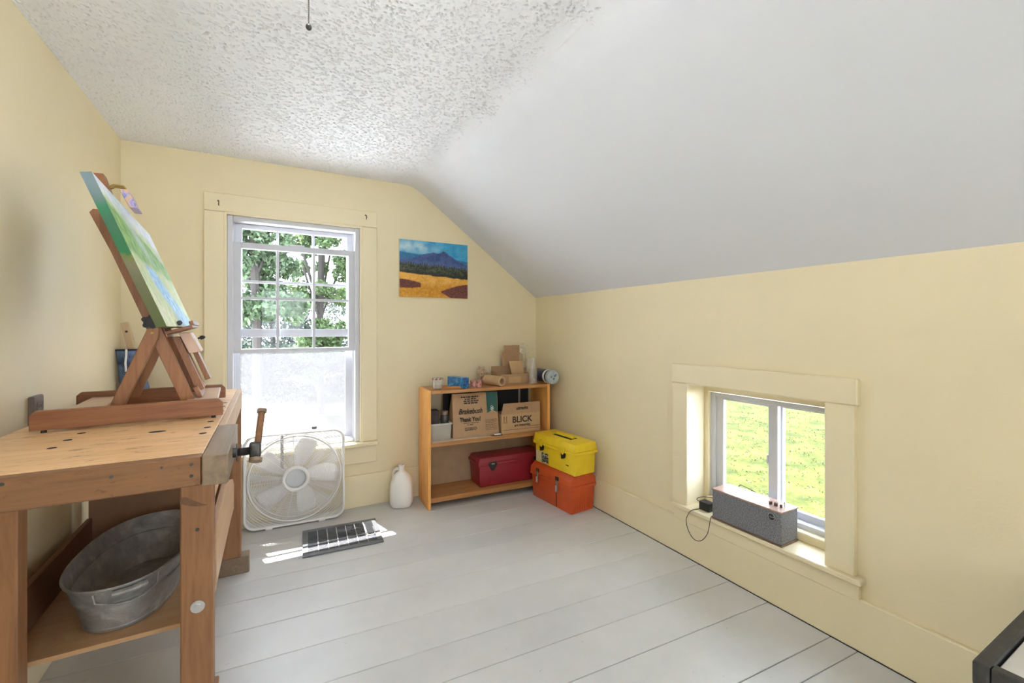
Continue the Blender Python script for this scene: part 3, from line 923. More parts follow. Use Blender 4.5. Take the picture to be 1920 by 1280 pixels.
CW0, CW1 = -0.447, 0.474                        # canvas extent along the easel's y
CZ0, CZ1 = 0.306, 0.712
def cfront(z): return 0.104 - (z - CZ0) * 0.385
cv = thing('canvas_painting', 'green and blue river landscape on a deep canvas, leaning on the easel', 'painting', (-0.38, 1.995, 0.90), EA)
TN = 0.0235
b = MB().prism([(cfront(CZ0) - TN, CZ0 - 0.004), (cfront(CZ0) - 0.0004, CZ0), (cfront(CZ1) - 0.0004, CZ1), (cfront(CZ1) - TN, CZ1 - 0.005)], 'y', CW0, CW1)
def edge_paint():
    m, nt, bb = _new('painted_canvas_edge')
    tc = nt.nodes.new('ShaderNodeTexCoord'); sp = nt.nodes.new('ShaderNodeSeparateXYZ')
    nt.links.new(tc.outputs['Object'], sp.inputs[0])
    mr = nt.nodes.new('ShaderNodeMapRange'); mr.inputs['From Min'].default_value = CZ0; mr.inputs['From Max'].default_value = CZ1
    nt.links.new(sp.outputs['Z'], mr.inputs['Value'])
    add = nt.nodes.new('ShaderNodeMath'); add.operation = 'MULTIPLY_ADD'; add.inputs[1].default_value = 0.05
    nt.links.new(_noise(nt, _coord(nt), 60, 3), add.inputs[0]); nt.links.new(mr.outputs[0], add.inputs[2])
    def L(c): return tuple(srgb(c) * 0.68)
    nt.links.new(_ramp(nt, add.outputs[0], [(0.04, L((92, 104, 40))), (0.30, L((110, 112, 72))), (0.44, L((128, 124, 92))), (0.49, L((120, 128, 58))), (0.515, L((24, 120, 66))), (0.72, L((60, 116, 84))), (0.80, L((36, 132, 84))), (0.865, L((110, 138, 138))), (0.95, L((130, 152, 158)))]), bb.inputs['Base Color'])
    bb.inputs['Roughness'].default_value = 0.55
    return m
b.build('stretched_edge', edge_paint(), cv)
U, V, C = art_grid(0.92, 0.44, 220, 120, art_river)
art_mesh('painted_face', U, V, C, lambda U, V: np.stack([cfront(CZ0 + V * (CZ1 - CZ0)), CW0 + U * (CW1 - CW0), CZ0 + V * (CZ1 - CZ0)], -1), ARTM, cv)

# ================================================================== stick and denim bag in the corner
st = thing('wooden_stick', 'pale flat wooden stick leaning in the left back corner out of a denim bag', 'stick', (-0.42, 3.0, 0))
A0, A1 = Vector((-0.42, 3.03, 0.0)), Vector((-0.676, 3.062, 1.232))
def slab_along(p0, p1, wx, wy):
    z = (p1 - p0).normalized(); x = Vector((1, 0, 0)); x = (x - z * x.dot(z)).normalized(); y = z.cross(x)
    b = MB()
    def ring(p): return [p - x * wx - y * wy, p + x * wx - y * wy, p + x * wx + y * wy, p - x * wx + y * wy]
    b.hexa(ring(p0), ring(p1), 0.002)
    return b, x, y, z
b, _, _, _ = slab_along(A0 + Vector((0, 0, 0.006)), A1, 0.0155, 0.005)
b.build('stick_blade', OUTWOOD, st, world=True)
b = MB(); ax = A1 - (A1 - A0).normalized() * 0.05
b.cyl(ax + Vector((0, -0.0052, 0)), ax + Vector((0, -0.0062, 0)), 0.006, seg=12)
b.build('hanging_hole', GAP, st, world=True)
DEN = plain('blue_denim', (0.13, 0.20, 0.36), 0.85, var=0.65, scale=16, bump=0.4, bscale=220)
DEND = plain('dark_denim', (0.02, 0.025, 0.045), 0.9, var=0.3)
dn = thing('denim_bag', 'faded blue denim bag with white drawstring standing in the corner behind the bench', 'bag', (-0.5, 3.0, 0))
b = MB(); vs, fs = [], []
NZ, NA = 28, 28
for j in range(NZ + 1):
    t = j / NZ
    z = 1.09 * t
    cx = -0.470 - 0.185 * t; cy = 3.008 + 0.012 * t
    w = 0.105 - 0.055 * t; d = 0.030 - 0.004 * t
    for i in range(NA):
        a = 2 * math.pi * i / NA
        k = 1 + 0.10 * math.sin(3 * a + 7 * t) + 0.05 * math.sin(5 * a - 11 * t)
        vs.append((cx + w * k * math.cos(a), cy + d * k * math.sin(a) - 0.006 * math.sin(t * 9), z))
for j in range(NZ):
    for i in range(NA):
        k = (i + 1) % NA
        fs.append((j * NA + i, j * NA + k, (j + 1) * NA + k, (j + 1) * NA + i))
fs.append(tuple(range(NA))[::-1])
b.verts_faces(vs, fs)
b.build('denim_cloth', DEN, dn, smooth=True, world=True)
b = MB(); b.tube([(-0.652, 2.988, 1.09), (-0.650, 2.978, 1.06), (-0.653, 2.977, 1.02), (-0.650, 2.977, 0.975)], 0.005, 8)
b.build('drawstring', WHITEP, dn, smooth=True, world=True)
b = MB(); b.tube([(-0.655 + 0.05 * math.cos(a), 3.018 + 0.026 * math.sin(a), 1.086) for a in np.linspace(0, 2 * math.pi, 24, endpoint=False)], 0.005, 6, True)
b.build('hem', DEND, dn, smooth=True, world=True)

# ================================================================== wall outlet
ot = thing('wall_outlet', 'dark brown electrical outlet on the left wall behind the bench', 'outlet', (XL, 2.09, 0.91))
MB().box(0.0, 0.016, -0.037, 0.037, -0.062, 0.062, 0.003).build('cover_plate', plain('brown_bakelite', (0.16, 0.125, 0.11), 0.35), ot)
for z in (-0.026, 0.026):
    o = MB().box(0.016, 0.018, -0.016, 0.016, z - 0.014, z + 0.014, 0.003).build('socket', plain('ivory_socket', (0.22, 0.18, 0.16), 0.4), ot)
    MB().box(0.018, 0.0184, -0.008, -0.005, z - 0.005, z + 0.006).box(0.018, 0.0184, 0.005, 0.008, z - 0.005, z + 0.006).build('slot', GAP, o)

# ================================================================== box fan
fan = thing('box_fan', 'white box fan standing on the floor in front of the window', 'fan', (0.145, 2.985, 0.0), math.radians(-3.8))
FW, FH, FD = 0.274, 0.552, 0.075
FCZ = 0.012 + FH / 2
FMAT = plain('white_fan_plastic', (0.90, 0.89, 0.88), 0.35, var=0.015)
def translucent(m, fac, col):
    nt = m.node_tree; bb = nt.nodes['Principled BSDF']; out = nt.nodes['Material Output']
    tl = nt.nodes.new('ShaderNodeBsdfTranslucent'); tl.inputs['Color'].default_value = (*col, 1)
    mx = nt.nodes.new('ShaderNodeMixShader'); mx.inputs[0].default_value = fac
    nt.links.new(bb.outputs[0], mx.inputs[1]); nt.links.new(tl.outputs[0], mx.inputs[2]); nt.links.new(mx.outputs[0], out.inputs['Surface'])
translucent(FMAT, 0.12, (0.92, 0.90, 0.88))
def rrect(w, h, r, n=8):
    pts = []
    for cx, cy, a0 in ((w - r, h - r, 0), (-w + r, h - r, 90), (-w + r, -h + r, 180), (w - r, -h + r, 270)):
        for i in range(n + 1):
            a = math.radians(a0 + 90 * i / n)
            pts.append((cx + r * math.cos(a), cy + r * math.sin(a)))
    return pts
def ring_solid(outer, inner, y0, y1, zc):
    b = MB(); n = len(outer)
    vs = [(x, y0, zc + z) for x, z in outer] + [(x, y0, zc + z) for x, z in inner] + [(x, y1, zc + z) for x, z in outer] + [(x, y1, zc + z) for x, z in inner]
    fs = []
    for i in range(n):
        j = (i + 1) % n
        fs += [(i, j, n + j, n + i), (2 * n + j, 2 * n + i, 3 * n + i, 3 * n + j), (j, i, 2 * n + i, 2 * n + j), (n + i, n + j, 3 * n + j, 3 * n + i)]
    b.verts_faces(vs, fs)
    return b
hh = FH / 2
b = ring_solid(rrect(FW, hh, 0.062), rrect(FW - 0.010, hh - 0.010, 0.054), 0.004, FD, FCZ)
b.build('housing', plain('fan_housing', (0.80, 0.80, 0.80), 0.3, var=0.02), fan, smooth=True)
b = MB(); b.tube([(x, 0.002, FCZ + z) for x, z in rrect(FW - 0.002, hh - 0.002, 0.060)], 0.0065, 10, True)
b.tube([(x, FD, FCZ + z) for x, z in rrect(FW - 0.002, hh - 0.002, 0.060)], 0.0065, 8, True)
b.build('rim', FMAT, fan, smooth=True)
def grille(y0, name, dome, mat):
    b = MB()
    R = 0.256
    b.tube([(R * math.cos(a), y0 - 0.002, FCZ + R * math.sin(a)) for a in np.linspace(0, 2 * math.pi, 72, endpoint=False)], 0.0042, 8, True)
    n = 22
    for k in range(n):
        r = 0.075 + (R - 0.075) * (k + 0.5) / n
        yy = y0 - dome * (1 - (r / R) ** 2)
        b.tube([(r * math.cos(a), yy, FCZ + r * math.sin(a)) for a in np.linspace(0, 2 * math.pi, 60, endpoint=False)], 0.0018, 5, True)
    for k in range(24):
        a = 2 * math.pi * k / 24 + 0.06
        pts = []
        for t in np.linspace(0, 1, 6):
            r = 0.07 + (R - 0.07) * t
            pts.append((r * math.cos(a), y0 - dome * (1 - (r / R) ** 2) + 0.002, FCZ + r * math.sin(a)))
        b.tube(pts, 0.0019, 5)
    # corner louvres
    for sx in (-1, 1):
        for sz in (-1, 1):
            for k in range(1, 7):
                r = R + 0.013 * k
                pts = []
                for a in np.linspace(0, math.pi / 2, 30):
                    x, z = r * math.cos(a), r * math.sin(a)
                    if x < FW - 0.008 and z < hh - 0.008 and not (x > FW - 0.06 and z > hh - 0.06 and (x - FW + 0.062) ** 2 + (z - hh + 0.062) ** 2 > 0.054 ** 2):
                        pts.append((sx * x, y0, FCZ + sz * z))
                if len(pts) > 1:
                    b.tube(pts, 0.0016, 5)
    return b.build(name, mat, fan, smooth=True)
grille(0.004, 'front_grille', 0.010, FMAT)
grille(FD - 0.002, 'rear_grille', 0.0, FMAT)
b = MB(); b.lathe([(0.0, -0.016), (0.052, -0.015), (0.0555, -0.012), (0.056, -0.004)], 40, (0, -0.004, FCZ), M=Matrix.Rotation(math.radians(-90), 4, 'X') @ Matrix.Scale(-1, 4, (0, 0, 1)))
b.build('badge', GREYP, fan, smooth=True)
b = MB(); b.tube([(0.066 * math.cos(a), -0.006, FCZ + 0.066 * math.sin(a)) for a in np.linspace(0, 2 * math.pi, 48, endpoint=False)], 0.0095, 10, True)
b.build('hub_ring', FMAT, fan, smooth=True)
MB().cyl((0, 0.03, FCZ), (0, FD - 0.005, FCZ), 0.06, 0.05, seg=28).build('motor', GREYP, fan, smooth=True)
for k in range(5):
    a0 = math.radians(80 + 72 * k)
    b = MB(); vs, fs = [], []
    nr, na = 10, 7
    for i in range(nr + 1):
        t = i / nr; r = 0.055 + 0.180 * t
        half = math.radians(13 + 9 * math.sin(math.pi * min(1, t * 0.8 + 0.12)) - 4 * t)
        sweep = math.radians(-10) * t
        for j in range(na + 1):
            s = j / na * 2 - 1
            a = a0 + sweep + half * s
            vs.append((r * math.cos(a), 0.040 + 0.014 * s * (1 - 0.3 * t) + 0.003 * (1 - s * s), FCZ + r * math.sin(a)))
    for i in range(nr):
        for j in range(na):
            p = i * (na + 1) + j
            fs.append((p, p + 1, p + na + 2, p + na + 1))
    b.verts_faces(vs, fs)
    o = b.build('blade', FMAT, fan, smooth=True)
    md = o.modifiers.new('thick', 'SOLIDIFY'); md.thickness = 0.002
MB().box(-0.085, -0.068, 0.026, 0.030, FCZ + 0.06, FCZ + 0.262).build('motor_brace', plain('fan_steel', (0.35, 0.35, 0.35), 0.4, 0.5), fan)
MB().box(0.06, 0.135, 0.02, 0.06, FCZ + hh - 0.002, FCZ + hh + 0.008, 0.003).build('control_housing', FMAT, fan)
b = MB(); b.cyl((0.102, 0.04, FCZ + hh + 0.008), (0.102, 0.04, FCZ + hh + 0.022), 0.016, 0.014, seg=20); b.build('speed_knob', plain('charcoal_knob', (0.06, 0.065, 0.075), 0.4), fan, smooth=True)
b = MB(); b.tube([(-0.12, 0.045, FCZ + hh - 0.004), (-0.112, 0.045, FCZ + hh + 0.014), (-0.09, 0.045, FCZ + hh + 0.021), (0.0, 0.045, FCZ + hh + 0.021), (0.022, 0.045, FCZ + hh + 0.014), (0.03, 0.045, FCZ + hh - 0.004)], 0.006, 8)
b.build('carry_handle', FMAT, fan, smooth=True)
for x in (-0.145, 0.145):
    MB().box(x - 0.02, x + 0.02, -0.004, FD + 0.004, 0.0, 0.020, 0.004).build('foot', FMAT, fan)

# ================================================================== floor register
rg = thing('floor_register', 'dark cast metal heating register set in the floorboards before the fan', 'floor vent', (0.370, 2.690, 0.0), math.radians(-3.6))
RW, RD = 0.207, 0.165
b = ring_solid([(RW, RD), (-RW, RD), (-RW, -RD), (RW, -RD)], [(RW - 0.028, RD - 0.028), (-RW + 0.028, RD - 0.028), (-RW + 0.028, -RD + 0.028), (RW - 0.028, -RD + 0.028)], 0, 1, 0)
b = MB()
for (x0, x1, y0, y1) in ((-RW, RW, -RD, -RD + 0.030), (-RW, RW, RD - 0.030, RD), (-RW, -RW + 0.028, -RD + 0.03, RD - 0.03), (RW - 0.028, RW, -RD + 0.03, RD - 0.03)):
    b.box(x0, x1, y0, y1, 0.0005, 0.009, 0.002)
REG = plain('painted_iron', (0.16, 0.165, 0.18), 0.38, 0.3, 0.15)
b.build('register_frame', REG, rg)
b = MB()
x0, x1, y0, y1 = -RW + 0.028, RW - 0.028, -RD + 0.03, RD - 0.03
for k in range(1, 7):
    x = x0 + (x1 - x0) * k / 7
    b.box(x - 0.0022, x + 0.0022, y0, y1, 0.003, 0.0088)
b.build('divider', plain('register_bars', (0.34, 0.35, 0.36), 0.4, 0.4), rg)
b = MB()
for k in range(26):
    y = y0 + (y1 - y0) * (k + 0.5) / 26
    b.box(x0, x1, y - 0.0011, y + 0.0011, 0.002, 0.0068)
b.build('louvre', REG, rg)
MB().box(x0, x1, y0, y1, 0.0005, 0.0015).build('duct', GAP, rg)
b = MB(); b.tube([(x1 - 0.046, y1 - 0.04, 0.0095), (x1 - 0.046, y0 + 0.085, 0.0105), (x1 - 0.038, y0 + 0.075, 0.0105), (x1 - 0.012, y0 + 0.075, 0.0105), (x1 - 0.004, y0 + 0.085, 0.0105), (x1 - 0.004, y1 - 0.09, 0.0095)], 0.0024, 8)
b.build('lever', STEEL, rg, smooth=True)

# ================================================================== milk jug
JUGM = None
def jugm():
    m, nt, b = _new('milky_plastic')
    b.inputs['Base Color'].default_value = (0.83, 0.81, 0.78, 1)
    b.inputs['Roughness'].default_value = 0.42
    b.inputs['Subsurface Weight'].default_value = 0.25
    b.inputs['Subsurface Radius'].default_value = (0.03, 0.03, 0.03)
    _bump(nt, b, _noise(nt, _coord(nt), 25, 2), 0.08, 0.006)
    return m
JUGM = jugm()
jg = thing('milk_jug', 'white translucent gallon jug standing on the floor beside the bookcase', 'jug', (0.79, 2.985, 0), math.radians(-20))
b = MB(); vs, fs = [], []
prof = [(0.052, 0.0, 1), (0.066, 0.004, 1), (0.074, 0.016, 1), (0.0775, 0.04, 1), (0.0785, 0.10, 1), (0.077, 0.145, 1), (0.069, 0.172, 1), (0.052, 0.202, 0.75), (0.034, 0.222, 0.4), (0.0205, 0.234, 0), (0.0185, 0.240, 0), (0.0185, 0.262, 0), (0.0205, 0.263, 0), (0.0205, 0.272, 0), (0.016, 0.273, 0), (0.016, 0.245, 0)]
seg = 40
for (r, z, sq) in prof:
    for i in range(seg):
        a = 2 * math.pi * i / seg
        c, s = math.cos(a), math.sin(a)
        k = (abs(c) ** 4 + abs(s) ** 4) ** -0.25
        rr = r * (1 + sq * 0.6 * (k - 1))
        vs.append((rr * c, rr * s, z))
for j in range(len(prof) - 1):
    for i in range(seg):
        k = (i + 1) % seg
        fs.append((j * seg + i, j * seg + k, (j + 1) * seg + k, (j + 1) * seg + i))
fs.append(tuple(range(seg))[::-1])
b.verts_faces(vs, fs)
b.build('jug_body', JUGM, jg, smooth=True)
b = MB(); b.tube([(-0.012, 0.012, 0.243), (-0.034, 0.034, 0.238), (-0.052, 0.052, 0.215), (-0.057, 0.057, 0.18), (-0.055, 0.055, 0.145)], 0.0125, 12)
b.build('handle', JUGM, jg, smooth=True)

# ================================================================== bookcase
BR = math.radians(-3.7)
bc = thing('bookcase', 'low orange pine bookcase with two bays against the back wall', 'bookcase', (0.917, 2.805, 0), BR)
BL, BD, BH = 0.925, 0.262, 0.787
MB().box(0, 0.021, 0, BD, 0, BH, 0.002).build('side_panel', CASE, bc)
MB().box(BL - 0.021, BL, 0, BD, 0, BH, 0.002).build('side_panel', CASE, bc)
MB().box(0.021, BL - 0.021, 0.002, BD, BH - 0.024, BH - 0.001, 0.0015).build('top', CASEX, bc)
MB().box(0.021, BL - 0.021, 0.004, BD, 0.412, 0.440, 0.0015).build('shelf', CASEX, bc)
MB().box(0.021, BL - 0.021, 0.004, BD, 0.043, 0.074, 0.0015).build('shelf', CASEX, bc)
MB().box(0.021, BL - 0.021, BD - 0.008, BD, 0.074, 0.412).build('back_panel', PLY, bc)
MB().box(0.48, BL - 0.021, BD - 0.02, BD - 0.004, BH - 0.055, BH - 0.024).build('back_rail', PLY, bc)
ZS = 0.4402                                           # top of the middle shelf
ZTOP = BH - 0.0005
Mbc = Matrix.Translation((0.917, 2.805, 0)) @ Matrix.Rotation(BR, 4, 'Z')
def onbc(lx, ly, z):
    return tuple(Mbc @ Vector((lx, ly, z)))
def bthing(name, label, cat, lx, ly, z, rz=0.0, group=None):
    return thing(name, label, cat, onbc(lx, ly, z), BR + rz, group)

# ---- middle shelf
t = bthing('storage_bin', 'clear grey plastic bin at the left end of the middle shelf', 'bin', 0.105, 0.10, ZS)
BIN = plain('clear_grey_plastic', (0.40, 0.37, 0.32), 0.35, var=0.04)
b = MB(); b.hexa([(-0.072, -0.05, 0), (0.066, -0.05, 0), (0.066, 0.11, 0), (-0.072, 0.11, 0)], [(-0.077, -0.055, 0.105), (0.071, -0.055, 0.105), (0.071, 0.115, 0.105), (-0.077, 0.115, 0.105)], 0.006)
b.build('bin_body', BIN, t, smooth=True)
b = MB()
b.box(-0.081, 0.075, -0.060, -0.050, 0.104, 0.116, 0.002); b.box(-0.081, 0.075, 0.110, 0.119, 0.104, 0.116, 0.002)
b.box(-0.081, -0.071, -0.05, 0.11, 0.104, 0.116, 0.002); b.box(0.065, 0.075, -0.05, 0.11, 0.104, 0.116, 0.002)
b.build('rim', plain('bin_rim', (0.50, 0.48, 0.44), 0.35), t)
t = bthing('dark_box', 'small dark brown box standing in the grey bin', 'box', 0.075, 0.10, ZS + 0.1052)
MB().box(-0.042, 0.022, -0.02, 0.05, 0, 0.095, 0.002).build('box_body', plain('dark_brown_card', (0.05, 0.03, 0.03), 0.6), t)
b = MB(); b.cyl((-0.012, -0.02, 0.07), (-0.012, -0.0212, 0.07), 0.005, seg=12); b.build('finger_hole', GAP, t)
t = bthing('jar', 'dark glass jar standing in the grey bin next to the dark box', 'jar', 0.142, 0.10, ZS + 0.1052)
b = MB(); b.lathe([(0, 0), (0.026, 0), (0.028, 0.004), (0.028, 0.05), (0.02, 0.062)], 20); b.build('jar_body', plain('smoked_glass', (0.06, 0.06, 0.055), 0.2), t, smooth=True)
b = MB(); b.cyl((0, 0, 0.06), (0, 0, 0.085), 0.024, seg=20); b.build('lid', plain('taupe_lid', (0.22, 0.15, 0.11), 0.5), t, smooth=True)
t = bthing('portfolio_case', 'flat black portfolio case standing behind the paper bag and carton', 'case', 0.52, 0.215, ZS)
MB().box(-0.35, 0.335, 0, 0.022, 0, 0.298, 0.004).build('case_body', plain('black_cloth', (0.018, 0.018, 0.02), 0.8), t)
b = MB(); b.box(0.245, 0.262, -0.003, 0.0, 0.02, 0.296); b.build('zipper', plain('grey_zip', (0.30, 0.26, 0.22), 0.5), t)

# kraft bag
t = bthing('paper_bag', 'brown kraft paper bag with green label and printed thanks on middle shelf', 'paper bag', 0.358, 0.045, ZS + 0.0035)
b = MB(); vs, fs = [], []
W = 0.172; HB = 0.300; D = 0.13
nx_, nz_ = 20, 20
def bagpt(u, v, s):
    bulge = 0.010 * math.sin(math.pi * v) * math.sin(math.pi * u)
    tap = D * (1 - 0.85 * max(0, v - 0.25) / 0.75)
    if s == 0: return ((u - 0.5) * 2 * W * (1 - 0.03 * v), -0.004 * math.sin(9 * u + 5 * v) - bulge + 0.03 * v, HB * v)
    return ((u - 0.5) * 2 * W * (1 - 0.03 * v), 0.03 * v + tap + 0.004 * math.sin(7 * u), HB * v)
for s in (0, 1):
    for j in range(nz_ + 1):
        for i in range(nx_ + 1):
            vs.append(bagpt(i / nx_, j / nz_, s))
N = (nx_ + 1) * (nz_ + 1)
def ix(i, j, s): return s * N + j * (nx_ + 1) + i
for j in range(nz_):
    for i in range(nx_):
        fs.append((ix(i, j, 0), ix(i + 1, j, 0), ix(i + 1, j + 1, 0), ix(i, j + 1, 0)))
        fs.append((ix(i + 1, j, 1), ix(i, j, 1), ix(i, j + 1, 1), ix(i + 1, j + 1, 1)))
    fs.append((ix(0, j, 1), ix(0, j, 0), ix(0, j + 1, 0), ix(0, j + 1, 1)))
    fs.append((ix(nx_, j, 0), ix(nx_, j, 1), ix(nx_, j + 1, 1), ix(nx_, j + 1, 0)))
for i in range(nx_):
    fs.append((ix(i, 0, 1), ix(i + 1, 0, 1), ix(i + 1, 0, 0), ix(i, 0, 0)))
    fs.append((ix(i, nz_, 0), ix(i + 1, nz_, 0), ix(i + 1, nz_, 1), ix(i, nz_, 1)))
b.verts_faces(vs, fs)
b.build('bag_body', KRAFT, t, smooth=True)
# label follows the bag's front
def onbag(x, z, off=0.0016):
    u = x / (2 * W) + 0.5; v = z / HB
    p = bagpt(u, v, 0)
    return (x, p[1] - off, z)
b = MB()
gx = np.linspace(0.082, 0.165, 7); gz = np.linspace(0.155, 0.2995, 9)
vs = []; fs = []
for j, z in enumerate(gz):
    for i, x in enumerate(gx):
        zz = z
        if j == 0: zz = z + 0.018 * (1 - abs(i - 3) / 3)
        vs.append(onbag(x, zz))
for j in range(8):
    for i in range(6):
        p = j * 7 + i
        fs.append((p, p + 1, p + 8, p + 7))
b.verts_faces(vs, fs)
lab = b.build('green_label', plain('teal_paper', (0.022, 0.105, 0.095), 0.6), t)
b = MB()
for (x, z, r) in ((0.122, 0.196, 0.008), (0.128, 0.186, 0.008), (0.118, 0.182, 0.007), (0.126, 0.176, 0.007)):
    p = onbag(x, z, 0.002); b.tube([(p[0] + r * math.cos(a), p[1] - 0.0005, p[2] + r * math.sin(a)) for a in np.linspace(0, 2 * math.pi, 14, endpoint=False)], 0.0012, 5, True)
b.build('emblem', WHITEP, lab)
def bagtext(s, size, x, z, shear=0.0, sx=1.0, bold=0.0):
    p = onbag(x, z, 0.0125)
    tilt = math.atan2(0.03, HB)
    p = onbag(x, z, 0.0075)
    return text_mesh('lettering', s, size, Matrix.Translation(p) @ Matrix.Rotation(-tilt, 4, 'X') @ RX90, INK, t, shear, sx, bold)
bagtext('Brakebush', 0.052, -0.045, 0.178, 0.30, 0.80, 0.0007)
bagtext('Thank You!', 0.042, -0.047, 0.122, 0.0, 0.78, 0.0010)
def word_rows(parent, rows, place, mat):
    """printed lines too small to read: short dashes word by word"""
    b = MB(); r2 = random.Random(4)
    for (x0, x1, z, h) in rows:
        x = x0
        while x < x1 - 0.004:
            wl = min(r2.uniform(0.008, 0.024), x1 - x)
            p, q = place(x, z), place(x + wl, z)
            b.verts_faces([(p[0], p[1], p[2] - h / 2), (q[0], q[1], q[2] - h / 2), (q[0], q[1], q[2] + h / 2), (p[0], p[1], p[2] + h / 2)], [(0, 1, 2, 3)])
            x += wl + r2.uniform(0.003, 0.006)
    return b.build('lettering', mat, parent)
word_rows(t, [(-0.108, 0.02, 0.276, 0.010), (-0.082, 0.0, 0.262, 0.008), (-0.09, 0.02, 0.248, 0.008), (-0.088, 0.012, 0.234, 0.009),
              (-0.095, 0.012, 0.097, 0.0035), (-0.07, -0.02, 0.084, 0.0035), (-0.085, 0.0, 0.064, 0.0035), (-0.088, 0.005, 0.056, 0.0035), (-0.085, 0.0, 0.048, 0.0035)],
          lambda x, z: onbag(x, z, 0.0026), INK)
word_rows(t, [(0.065, 0.16, z, 0.004) for z in (0.108, 0.098, 0.088, 0.074, 0.062, 0.05, 0.038)], lambda x, z: onbag(x, z, 0.0026), plain('faint_brown_ink', (0.24, 0.14, 0.08), 0.8))

t = bthing('paper_strip', 'white paper strip lying along the front edge under the kraft bag', 'paper', 0.245, 0.008, ZS)
MB().box(-0.215, 0.21, 0, 0.11, 0, 0.003).build('sheet', plain('offwhite_paper', (0.62, 0.52, 0.42), 0.7), t)
t = bthing('glue_cap', 'small white cap with dark base on the front edge right of the kraft bag', 'cap', 0.512, 0.012, ZS)
MB().box(-0.028, 0.03, 0, 0.02, 0, 0.004).build('dark_base', BLACK, t)
MB().box(-0.03, 0.02, 0.001, 0.019, 0.004, 0.011, 0.002).build('white_cap', WHITEP, t)

# BLICK carton
t = bthing('cardboard_carton', 'open brown carton with bold black lettering at the right of the middle shelf', 'carton', 0.702, 0.035, ZS)
CWd, CH, CD = 0.158, 0.138, 0.15
b = MB()
b.box(-CWd, CWd, 0, 0.004, 0, CH); b.box(-CWd, CWd, CD - 0.004, CD, 0, CH)
b.box(-CWd, -CWd + 0.004, 0.004, CD - 0.004, 0, CH); b.box(CWd - 0.004, CWd, 0.004, CD - 0.004, 0, CH); b.box(-CWd + 0.004, CWd - 0.004, 0.004, CD - 0.004, 0, 0.004)
b.build('carton_body', CARDL, t)
b = MB(); b.hexa([(-CWd, -0.0005, CH), (CWd, -0.0005, CH), (CWd, 0.0035, CH), (-CWd, 0.0035, CH)], [(-CWd + 0.028, 0.026, CH + 0.074), (CWd + 0.012, 0.026, CH + 0.074), (CWd + 0.012, 0.030, CH + 0.074), (-CWd + 0.028, 0.030, CH + 0.074)])
b.build('flap', CARD, t)
b = MB(); b.hexa([(CWd - 0.003, 0.01, CH), (CWd + 0.001, 0.01, CH), (CWd + 0.001, CD - 0.01, CH), (CWd - 0.003, CD - 0.01, CH)], [(CWd + 0.006, 0.03, CH + 0.06), (CWd + 0.010, 0.03, CH + 0.06), (CWd + 0.010, CD - 0.03, CH + 0.06), (CWd + 0.006, CD - 0.03, CH + 0.06)])
b.build('flap', CARD, t)
text_mesh('lettering', 'BLICK', 0.062, Matrix.Translation((0.008, -0.0008, 0.094)) @ RX90, INK, t, 0, 0.98, 0.0016)
text_mesh('lettering', 'art materials', 0.026, Matrix.Translation((0.010, -0.0008, 0.054)) @ RX90, INK, t, 0, 0.98, 0.0006)
fl = Matrix.Translation((0.012, 0.0112, CH + 0.037)) @ Matrix.Rotation(-math.atan2(0.0265, 0.074), 4, 'X') @ RX90
text_mesh('lettering', 'utrecht', 0.032, fl, INK, t, 0.2, 1.0, 0.0007)
b = MB()
for x in (-0.138, -0.118):
    b.prism([(x - 0.0018, 0.085), (x + 0.0018, 0.085), (x + 0.0018, 0.115), (x + 0.005, 0.115), (x, 0.126), (x - 0.005, 0.115), (x - 0.0018, 0.115)], 'y', -0.0012, -0.0004)
b.box(-0.145, -0.111, -0.0012, -0.0004, 0.078, 0.081)
b.build('up_arrows', REDINK, t)
MB().box(-CWd + 0.01, CWd - 0.002, -0.0012, -0.0004, 0.024, 0.026).box(0.06, CWd - 0.01, -0.0012, -0.0004, 0.040, 0.043).build('printed_line', REDINK, t)

# ---- bottom shelf: red chest
t = bthing('red_cooler_chest', 'dark red plastic tool chest with black latches on the bottom shelf', 'tool chest', 0.63, 0.045, 0.0745)
b = MB(); b.hexa([(-0.245, 0.008, 0), (0.255, 0.008, 0), (0.255, 0.195, 0), (-0.245, 0.195, 0)], [(-0.252, 0, 0.155), (0.262, 0, 0.155), (0.262, 0.20, 0.155), (-0.252, 0.20, 0.155)], 0.008)
b.build('chest_body', RED, t, smooth=True)
MB().box(-0.262, 0.266, -0.010, 0.206, 0.150, 0.172, 0.006, seg=2).build('lid_rim', RED, t, smooth=True)
b = MB(); b.hexa([(-0.258, -0.006, 0.172), (0.262, -0.006, 0.172), (0.262, 0.202, 0.172), (-0.258, 0.202, 0.172)], [(-0.245, 0.012, 0.205), (0.25, 0.012, 0.205), (0.25, 0.185, 0.205), (-0.245, 0.185, 0.205)], 0.008)
b.build('lid', RED, t, smooth=True)
for x in (-0.155, 0.20):
    l = MB().prism([(x - 0.028, 0.178), (x - 0.030, 0.158), (x - 0.019, 0.142), (x - 0.008, 0.120), (x + 0.010, 0.120), (x + 0.020, 0.142), (x + 0.030, 0.158), (x + 0.028, 0.178)], 'y', -0.022, -0.010, 0.002).build('latch', BLACK, t)
    MB().box(x - 0.012, x + 0.012, -0.0235, -0.0215, 0.163, 0.170, 0.001).build('latch_plate', STEEL, l)

